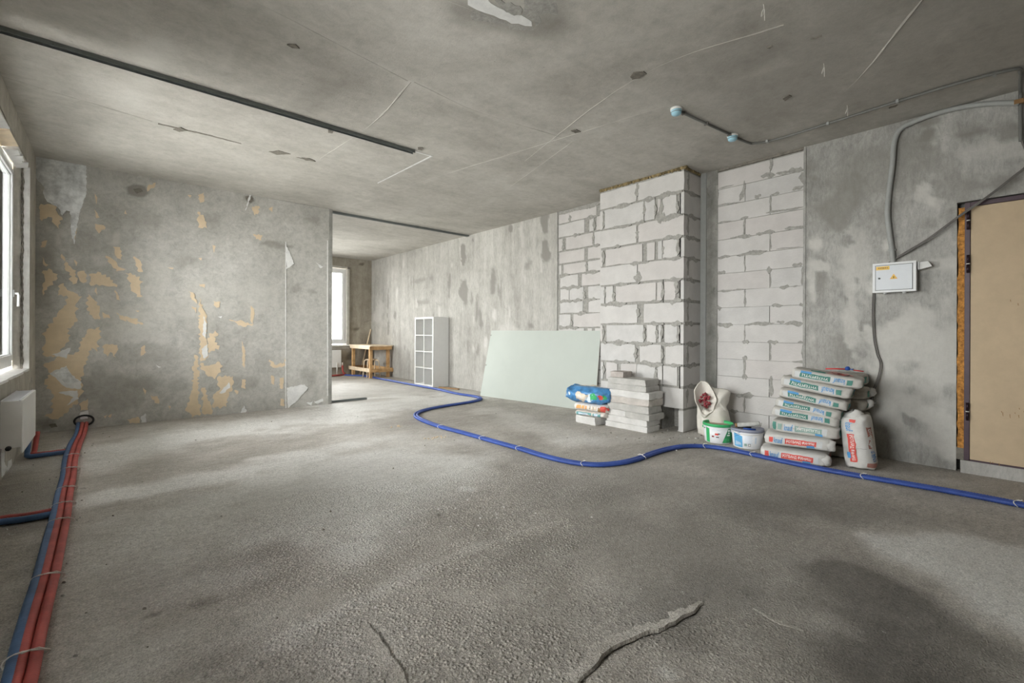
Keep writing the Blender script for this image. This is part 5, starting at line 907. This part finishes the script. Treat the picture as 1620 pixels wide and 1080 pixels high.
# ---------------------------------------------------------------- buckets
def bucket(label, cx, cy, h, r0, r1, rim, view, green):
    t = thing('bucket', label, 'bucket', (cx, cy, 0)); n = 40
    mb = MB(); mb.lathe([(r0 - .006, .0), (r0, .004), (r1, h - .02), (r1 - .004, h - .02), (r0 - .005, .008)], (cx, cy, 0), n, cap1=True); mb.build('bucket_wall', 'bk_white', t, True)
    mb = MB(); mb.lathe([(r1 + .002, h - .03), (r1 + .007, h - .026), (r1 + .007, h - .012), (r1 + .004, h), (r1 - .003, h), (r1 - .005, h - .03)], (cx, cy, 0), n, cap0=False, cap1=False); mb.build('rim', rim, t, True)
    def pt(a, z, o=.0015): rr_ = r0 + (r1 - r0) * z / h + o; q = view + a; return (cx + rr_ * math.cos(q), cy + rr_ * math.sin(q), z)
    def patch(name, corners, mat, o=.0015, k=12):                    # corners (a, z): bl, br, tr, tl
        P = np.zeros((6, k, 3))
        for i in range(6):
            for j in range(k):
                u, v = j / (k - 1), i / 5; a = (corners[0][0] * (1 - u) + corners[1][0] * u) * (1 - v) + (corners[3][0] * (1 - u) + corners[2][0] * u) * v; z = (corners[0][1] * (1 - u) + corners[1][1] * u) * (1 - v) + (corners[3][1] * (1 - u) + corners[2][1] * u) * v; P[i, j] = pt(a, z, o)
        mb = MB(); mb.surf(P); return mb.build(name, mat, t, True)
    for q in (-1.62, 1.52):
        p = pt(q, h - .055, .0); mb = MB(); mb.lathe([(.012, -.012), (.014, 0), (.012, .012)], p, 10); mb.build('handle_lug', rim, t, True)
    a = np.linspace(-1.6, 1.5, 20); mb = MB(); mb.tube([pt(q, h - .055 - .10 * math.cos(q) if green else h - .03 - .02 * math.cos(q), .008) for q in a] if not green else [pt(q + math.pi, h - .05 - .06 * math.cos(q), .008) for q in a], .0028, 6); mb.build('wire_handle', 'tie', t, True)
    return t, pt, patch
va = math.atan2(-2.2, -4.92)
t, pt, patch = bucket('white bucket with green rim and green label, filled with plaster', 4.918, 2.203, .205, .133, .148, 'bk_green', va, True)
mb = MB(); mb.lathe([(.0, .178), (.05, .181), (.1, .177), (.139, .176)], (4.918, 2.203, 0), 32, cap0=False, cap1=False); mb.build('dried_plaster', 'plaster', t, True)
lt = -1                                                              # angles grow towards the left of the bucket as seen from the room
patch('green_strip', [(-.95, .012), (-.62, .006), (-.62, .155), (-.95, .165)], 'bk_green'); patch('green_wedge', [(.30, .012), (1.3, .012), (1.3, .16), (.72, .16)], 'bk_dgreen'); patch('green_wedge_light', [(.33, .014), (.62, .014), (.66, .06), (.42, .06)], 'bk_green', .003)
for a, z, w, h_, mm in ((.8, .14, .09, .02, 'lab_white'), (.8, .115, .07, .014, 'lab_white'), (.78, .092, .13, .012, 'lab_white'), (-.1, .1, .12, .02, 'lab_red'), (.06, .107, .07, .01, 'lab_black'), (-.36, .075, .08, .016, 'onion'), (-.04, .07, .1, .01, 'lab_black'), (-.12, .145, .3, .004, 'lab_pale'), (-1.12, .15, .12, .01, 'lab_black'), (.78, .04, .07, .03, 'bk_green')):
    patch('printed_mark', [(a - w, z - h_ / 2), (a + w, z - h_ / 2), (a + w, z + h_ / 2), (a - w, z + h_ / 2)], mm, .003, 6)
va2 = math.atan2(-1.9, -4.92)
t, pt, patch = bucket('white bucket with light blue label and grey rim, tools on its lid', 4.925, 1.905, .195, .132, .148, 'bk_grey', va2, False)
mb = MB(); mb.lathe([(.0, .187), (.1, .188), (.144, .190)], (4.925, 1.905, 0), 32, cap0=False, cap1=False); mb.build('lid', 'bk_grey', t, True)
patch('blue_label', [(-1.0, .015), (-.32, .012), (-.32, .125), (-1.0, .155)], 'lab_sky')
for i_ in range(2): patch('diagonal_line', [(-.98, .105 + .02 * i_), (-.4, .145 + .02 * i_), (-.4, .150 + .02 * i_), (-.98, .110 + .02 * i_)], 'lab_navy', .003)
for k in range(7): patch('small_print', [(-.18, .13 - .012 * k), (.35 - .03 * (k % 3), .13 - .012 * k), (.35 - .03 * (k % 3), .134 - .012 * k), (-.18, .134 - .012 * k)], 'lab_pale', .003, 8)
for k in range(5): patch('small_print', [(.5 + .02 * k, .06), (.52 + .02 * k, .06), (.52 + .02 * k, .12), (.5 + .02 * k, .12)], 'lab_pale', .003, 3)
for a in (-.2, .05): patch('symbol_frame', [(a, .03), (a + .17, .03), (a + .17, .055), (a, .055)], 'lab_black' if a > 0 else 'lab_grn2', .003, 4)
patch('symbol_inside', [(.075, .034), (.2, .034), (.2, .051), (.075, .051)], 'lab_white', .0045, 4)
for k in range(5): patch('blue_print', [(-.85 + .09 * k, .03 + .004 * k), (-.79 + .09 * k, .03), (-.79 + .09 * k, .07 - .005 * k), (-.85 + .09 * k, .07)], 'lab_pale', .003, 3)
t = thing('paint_roller', 'dusty grey paint roller resting on the lid of the blue-labelled bucket', 'roller', (4.9, 1.88, .2)); mb = MB(); R0, R1 = Vector((4.83, 1.965, .222)), Vector((4.88, 1.77, .262)); mb.tube([tuple(R0.lerp(R1, q)) for q in (0, .02, .98, 1)], [.018, .023, .023, .019], 14); mb.build('roller_sleeve', 'roller', t, True)
mb = MB(); mb.tube([tuple(R0 + (R0 - R1).normalized() * q) for q in (.002, .02)], .021, 12); mb.build('end_cap', 'handle_b', t, True)
mb = MB(); mb.tube(catmull([tuple(R1), tuple(R1 + Vector((.02, -.01, .0))), (4.95, 1.80, .215), (4.97, 1.87, .205)], .01), .004, 6); mb.build('wire_frame', 'tie', t, True)
t = thing('putty_knife', 'dark putty knife lying on the lid beneath the paint roller', 'tool', (4.84, 1.95, .195)); mb = MB(); mb.tube([(4.90, 1.86, .203), (4.85, 1.92, .207), (4.82, 1.96, .203)], [.010, .013, .010], 8); mb.build('grip', 'black', t, True); mb = MB(); mb.prism([(4.82, 1.955, .197), (4.78, 2.005, .197), (4.83, 2.035, .197), (4.845, 1.975, .197)], (0, 0, .003)); mb.build('blade', 'steel', t)
tag(MB().tube([(4.86, 1.80, .198), (4.82, 1.86, .2), (4.815, 1.90, .2)], [.008, .011, .008], 8).build('tool_grip', 'tool_blue', None, True), 'small dark blue tool grip lying at the front of the bucket lid', 'tool')

# ---------------------------------------------------------------- cloth sack with red onions
t = thing('cloth_sack', 'open cream cloth sack of red onions slumped in the corner by the pier', 'sack', (5.13, 2.37, 0))
n_ = 56; nd = Vector((-.83, -.40, .39)).normalized(); eu = Vector((0, 0, 1)); eu = (eu - nd * eu.dot(nd)).normalized(); ev = nd.cross(eu)
RING = [(5.061,2.472,0.612),(5.081,2.43,0.611),(5.087,2.389,0.582),(5.079,2.335,0.509),(5.063,2.291,0.43),(5.026,2.295,0.356),(4.986,2.319,0.294),(4.943,2.363,0.248),(4.941,2.412,0.294),(4.956,2.456,0.372),(4.973,2.491,0.445),(5.003,2.503,0.52)]
RG = catmull(RING + RING[:1], .01); L_ = np.concatenate([[0], np.cumsum(np.linalg.norm(np.diff(RG, axis=0), axis=1))]); RG = np.stack([np.interp(np.linspace(0, L_[-1], n_ + 1)[:-1], L_, RG[:, k]) for k in range(3)], 1)
rc = RG.mean(0); ang = np.array([math.atan2(-(q - rc) @ np.array((.66, -.75, 0)), (q - rc)[2]) for q in RG])   # 0 at the top of the rim
cs = [((5.15, 2.36, .0), .12, .125), ((5.15, 2.36, .02), .145, .15), ((5.15, 2.355, .10), .165, .165), ((5.15, 2.35, .2), .17, .17), ((5.145, 2.35, .29), .165, .165), ((5.13, 2.36, .36), .15, .15)]
rows = []
for i, (c, a_, b_) in enumerate(cs):
    w = max(0, i - 2) / 5; w = w * w; row = []
    for j in range(n_):
        q = -ang[j]; fl = np.array((math.cos(q) * .75 + math.sin(q) * .66, math.cos(q) * .66 * .4 - math.sin(q) * .75, 0)); fl /= np.linalg.norm(fl); pl = 1 + .05 * math.sin(5 * q + 1 + i * .3) + .03 * math.sin(9 * q + i * .5)
        row.append((np.array(c) + fl * (a_, b_, 0) * pl) * (1 - w) + (RG[j] - np.array(nd) * .06) * w)
    rows.append(row)
rows.append([q + (q - rc) * .06 - np.array(nd) * .045 for q in RG]); rows.append([q + (q - rc) * .07 - np.array(nd) * .015 for q in RG]); rows.append(list(RG))
P = np.array(rows); q = P.reshape(-1, 3); q = q + np.stack([vn(q, 13, 300 + i) for i in range(3)], 1) * .010; q[:, 2] = np.maximum(q[:, 2], .001); q[:, 0] = np.minimum(q[:, 0], 5.42); P = q.reshape(P.shape)
mb = MB(); mb.surf(P, wrap=True); mb.f.append(tuple(range(n_ - 1, -1, -1))); mb.m.append(0); mb.build('sack_cloth', 'cloth', t, True)
rim2 = P[-1]; cm = rim2.mean(0); P = np.array([rim2] + [rim2 + (cm - rim2) * a_ - np.array(nd) * b_ for a_, b_ in ((.08, .012), (.2, .04), (.42, .075), (.7, .10), (.98, .11))])
mb = MB(); mb.surf(P, wrap=True); mb.build('sack_lining', 'cloth', t, True)
F0 = [(5.158,2.4,0.554),(5.178,2.351,0.539),(5.212,2.288,0.538),(5.239,2.214,0.501),(5.213,2.21,0.418),(5.177,2.222,0.328),(5.159,2.2,0.235),(5.116,2.265,0.209),(5.08,2.334,0.211),(5.057,2.388,0.227),(5.104,2.352,0.312),(5.151,2.331,0.424)]
FC = catmull(F0 + F0[:1], .012); L_ = np.concatenate([[0], np.cumsum(np.linalg.norm(np.diff(FC, axis=0), axis=1))]); FC = np.stack([np.interp(np.linspace(0, L_[-1], 41)[:-1], L_, FC[:, k]) for k in range(3)], 1); fc = FC.mean(0)
mb = MB(); P = []                                                    # slumped shoulder of cloth beside the opening
for sgn in (-1, 1):
    for r_ in ((0, .3, .55, .78, .93) if sgn < 0 else (.999, .93, .78, .55, .3, 0)):
        P.append(fc + (FC - fc) * max(r_, .01) + np.array((-.85, -.45, .28)) * (-sgn) * .075 * (1 - r_ ** 2.5))
P = np.array(P); q = P.reshape(-1, 3); crease = np.sin((q[:, 2] * 22 + q[:, 1] * 38)) * .007; q = q + np.stack([vn(q, 15, 340 + i) for i in range(3)], 1) * .012 + 2.2 * crease[:, None] * np.array((-.85, -.45, .28)); q[:, 0] = np.minimum(q[:, 0], 5.42); mb.surf(q.reshape(P.shape), wrap=True); mb.build('sack_shoulder', 'cloth', t, True)
ro_ = random.Random(21); cc = Vector(cm) - nd * .05 - eu * .02
pr = MB(); pr.lathe([(.0, -.014), (.012, -.010), (.016, 0), (.011, .010), (.003, .016), (.002, .024)], (0, 0, 0), 10, cap0=False)
src = None; spots = []
for k in range(400):
    a, d = ro_.uniform(0, 6.28), ro_.uniform(0, 1) ** .5; p = cc + eu * (math.cos(a) * d * .085) + ev * math.sin(a) * d * .055 + nd * ro_.uniform(-.01, .035)
    if all((p - s_).length > .024 for s_ in spots): spots.append(p)
    if len(spots) >= 22: break
for p in spots:
    if src is None: src = pr.build('red_onion', 'onion', None, True); o = src
    else: o = src.copy(); C.objects.link(o)
    o.location = p; o.rotation_euler = (ro_.uniform(0, 3), ro_.uniform(0, 3), ro_.uniform(0, 3)); tag(o, 'small dark red onion inside the open cloth sack', 'onion', 'red onions in the cloth sack')

# ---------------------------------------------------------------- electrical panel, conduits, cables
t = thing('electrical_panel', 'grey wall-mounted electrical panel box with warning triangle and yellow sticker', 'panel', (XR, .782, 1.54))
y0, y1, z0, z1, xf = .648, .955, 1.545, 1.815, XR - .11
MB().box(xf + .012, XR - .001, y0 + .004, y1 - .004, z0 + .004, z1 - .004).build('housing', 'panel_f', t, bevel=.003)
mb = MB()
for q in ((y0, y1, z0, z0 + .02), (y0, y1, z1 - .02, z1), (y0, y0 + .022, z0 + .02, z1 - .02), (y1 - .02, y1, z0 + .02, z1 - .02)): mb.box(xf - .002, xf + .014, *q)
mb.build('door_frame', 'panel_f', t, bevel=.002)
MB().box(xf + .006, xf + .012, y0 + .02, y1 - .02, z0 + .02, z1 - .02).build('gap_shadow_liner', 'black', t)
dr = MB().box(xf - .003, xf + .008, y0 + .026, y1 - .0235, z0 + .0235, z1 - .0235).build('panel_door', 'panel', t, bevel=.0015)
mb = MB(); mb.tube([(xf - .010, .905, 1.675), (xf - .002, .905, 1.675)], .0085, 12); lk = mb.build('lock', 'steel', dr, True); mb = MB(); mb.box(xf - .0108, xf - .0095, .9035, .9065, 1.67, 1.68); mb.build('keyhole', 'black', dr)
st_ = MB().box(xf - .0042, xf - .0029, .832, .928, 1.752, 1.784).build('yellow_sticker', 'lab_yel', dr)
mb = MB()
for k in range(6): mb.box(xf - .0048, xf - .0041, .912 - .012 * k - .007, .912 - .012 * k, 1.763, 1.775 - .002 * (k % 2))
mb.build('sticker_print', 'handle_b', dr)
def tri(r_, th, x, name, mat): c = (.802, 1.68); MB().prism([(x, c[0] + r_ * math.sin(a), c[1] + r_ * math.cos(a)) for a in (0, 2.0944, 4.1888)], (-th, 0, 0)).build(name, mat, dr)
tri(.031, .0008, xf - .003, 'warning_border', 'lab_orange'); tri(.026, .0008, xf - .0037, 'warning_triangle', 'lab_yel')
MB().prism([(xf - .0044, .802 - a, 1.68 + b) for a, b in ((.003, .014), (-.006, -.002), (.0, -.001), (-.003, -.014), (.007, .003), (.001, .002))], (-.0008, 0, 0)).build('lightning_bolt', 'lab_black', dr)
for y in (.875, .735): mb = MB(); mb.lathe([(.013, -.014), (.016, -.004), (.016, .0)], (xf + .06, y, z0 + .002), 12); mb.build('cable_gland', 'panel_f', t, True)
t = thing('wall_lamp', 'small white wedge-shaped fitting on the wall beside the electrical panel', 'fitting', (XR, .6, 1.74))
MB().prism([(XR - .0, .645, 1.735), (XR - .075, .645, 1.735), (XR - .075, .645, 1.805), (XR, .645, 1.81)], (0, -.012, 0)).build('fitting_base', 'panel_f', t, bevel=.002)
MB().prism([(XR - .075, .632, 1.735), (XR - .07, .548, 1.757), (XR - .07, .575, 1.806), (XR - .075, .632, 1.802)], (.055, 0, 0)).build('fitting_cover', 'white', t, bevel=.003)
def wallpath(pts, o): return [(XR - o, a, b) for a, b in pts]
CP = wallpath([(0.819,1.812),(0.829,1.941),(0.848,2.119),(0.862,2.298),(0.849,2.5),(0.827,2.728),(0.814,2.928),(0.774,3.031),(0.683,3.069),(0.537,3.091),(0.379,3.089),(0.23,3.063),(0.124,3.031),(0.045,3.002)], .028)
o = MB().tube(catmull(CP, .015), .021, 12).build('conduit_pipe', 'grey', None, True); tag(o, 'thick grey conduit rising from the electrical panel and bending along the wall top', 'conduit')
for f in (.12, .52, .8):
    p = CP[int(f * len(CP))]; mb = MB(); mb.box(XR - .03, XR - .0005, p[1] - .027, p[1] + .027, p[2] - .008, p[2] + .008); mb.build('conduit_clip', 'grey', o)
CB = [(5.385,0.001,2.508),(5.37,0.087,2.402),(5.36,0.226,2.274),(5.375,0.393,2.148),(5.385,0.572,1.999),(5.4,0.743,1.889),(5.41,0.857,1.822),(5.41,0.917,1.781),(5.415,0.95,1.69),(5.42,0.969,1.542),(5.42,0.973,1.332),(5.42,0.963,1.122),(5.42,0.939,0.974),(5.42,0.915,0.892),(5.4,0.921,0.786),(5.38,0.95,0.666),(5.36,0.965,0.571),(5.35,0.967,0.536)]
CB = [(XR - .016, .038, 2.72)] + CB
for k, off in enumerate((0, .012)):
    q = [(x, y, z + off * (1 if i < 7 else 0)) if i < 7 else (x, y - off, z) for i, (x, y, z) in enumerate(CB)]
    tag(MB().tube(catmull(q, .02), .0055, 8).build('electric_cable', 'cable', None, True), ('dark cable drooping from the top right past the panel to the sacks, lower strand', 'dark cable drooping from the top right past the panel to the sacks, upper strand')[k], 'cable')
p = CB[-1]; mb = MB(); mb.tube([(p[0], p[1], p[2] + .02), (p[0] - .01, p[1] - .01, p[2] - .01), (p[0] - .0, p[1] - .03, p[2] - .015)], .006, 6); mb.tube([(p[0], p[1], p[2] + .01), (p[0] - .02, p[1] + .04, p[2] - .005)], .004, 6); mb.tube([(p[0], p[1], p[2] - .005), (p[0] + .01, p[1] - .045, p[2] - .012)], .004, 6); tag(mb.build('bare_wire_ends', 'steel', None, True), 'bare stripped wire ends hanging from the dark cable by the sacks', 'wire')
DC = [(3.674,2.02),(4.578,1.922)]
for k, (x, y) in enumerate(DC):
    t = thing('junction_box', ('pale blue capped ceiling box at the far end of the ceiling conduit', 'pale blue capped ceiling box at the bend of the ceiling conduit')[k], 'ceiling box', (x, y, HC))
    mb = MB(); mb.lathe([(.045, -.022), (.05, -.018), (.05, .0)], (x, y, HC), 24); mb.build('base', 'white', t, True)
    mb = MB(); mb.lathe([(.0, -.062), (.03, -.06), (.04, -.052), (.044, -.034), (.046, -.022)], (x, y, HC), 24, cap0=False); mb.build('cap', 'smoke', t, True)
    mb = MB(); mb.lathe([(.0455, -.042), (.0465, -.040), (.0455, -.037)], (x, y, HC), 24, cap0=False, cap1=False); mb.build('cap_groove', 'cable', t, True)
x0_, y0_ = DC[0]; x1_, y1_ = DC[1]; C2 = [(4.922,1.852),(4.981,1.597),(4.898,0.505),(4.932,0.089)]
o = MB().tube([(x0_ + .05, y0_ - .002, HC - .013), (x1_ - .05, y1_ + .002, HC - .013)], .011, 8).build('ceiling_conduit', 'conduit_dark', None, True); tag(o, 'straight thin conduit on the ceiling between the two capped boxes', 'conduit')
for f in (.12, .5, .93): x = x0_ + (x1_ - x0_) * f; y = y0_ + (y1_ - y0_) * f; MB().box(x - .008, x + .008, y - .018, y + .018, HC - .027, HC).build('conduit_clip', 'cable', o)
pts = [(x1_ + .05, y1_ - .002, HC - .013), (C2[0][0] - .06, C2[0][1] + .03, HC - .013), (C2[0][0], C2[0][1] - .01, HC - .013), (C2[1][0], C2[1][1], HC - .013), (*C2[2], HC - .013), (*C2[3], HC - .014), (C2[3][0] + .1, C2[3][1] - .05, HC - .016), (C2[3][0] + .25, C2[3][1] - .05, HC - .016), (XR - .05, .04, HC - .03), (XR - .018, .04, HC - .1), (XR - .016, .04, 2.95), (XR - .016, .038, 2.7)]
o = MB().tube(catmull(pts, .015), .012, 8).build('ceiling_conduit', 'conduit_dark', None, True); tag(o, 'long thin conduit running along the ceiling beside the right wall', 'conduit')
for p in [(4.956,1.739),(4.953,1.221),(4.91,0.721),(4.929,0.168)]: MB().box(p[0] - .018, p[0] + .018, p[1] - .009, p[1] + .009, HC - .028, HC).build('conduit_clip', 'grey', o)
o = MB().box(XR - .05, XR - .001, .02, .075, 2.995, 3.03).build('pipe_clamp', 'handle_b', None, bevel=.003); tag(o, 'small dark clamp holding the thick conduit at the upper right', 'clamp')
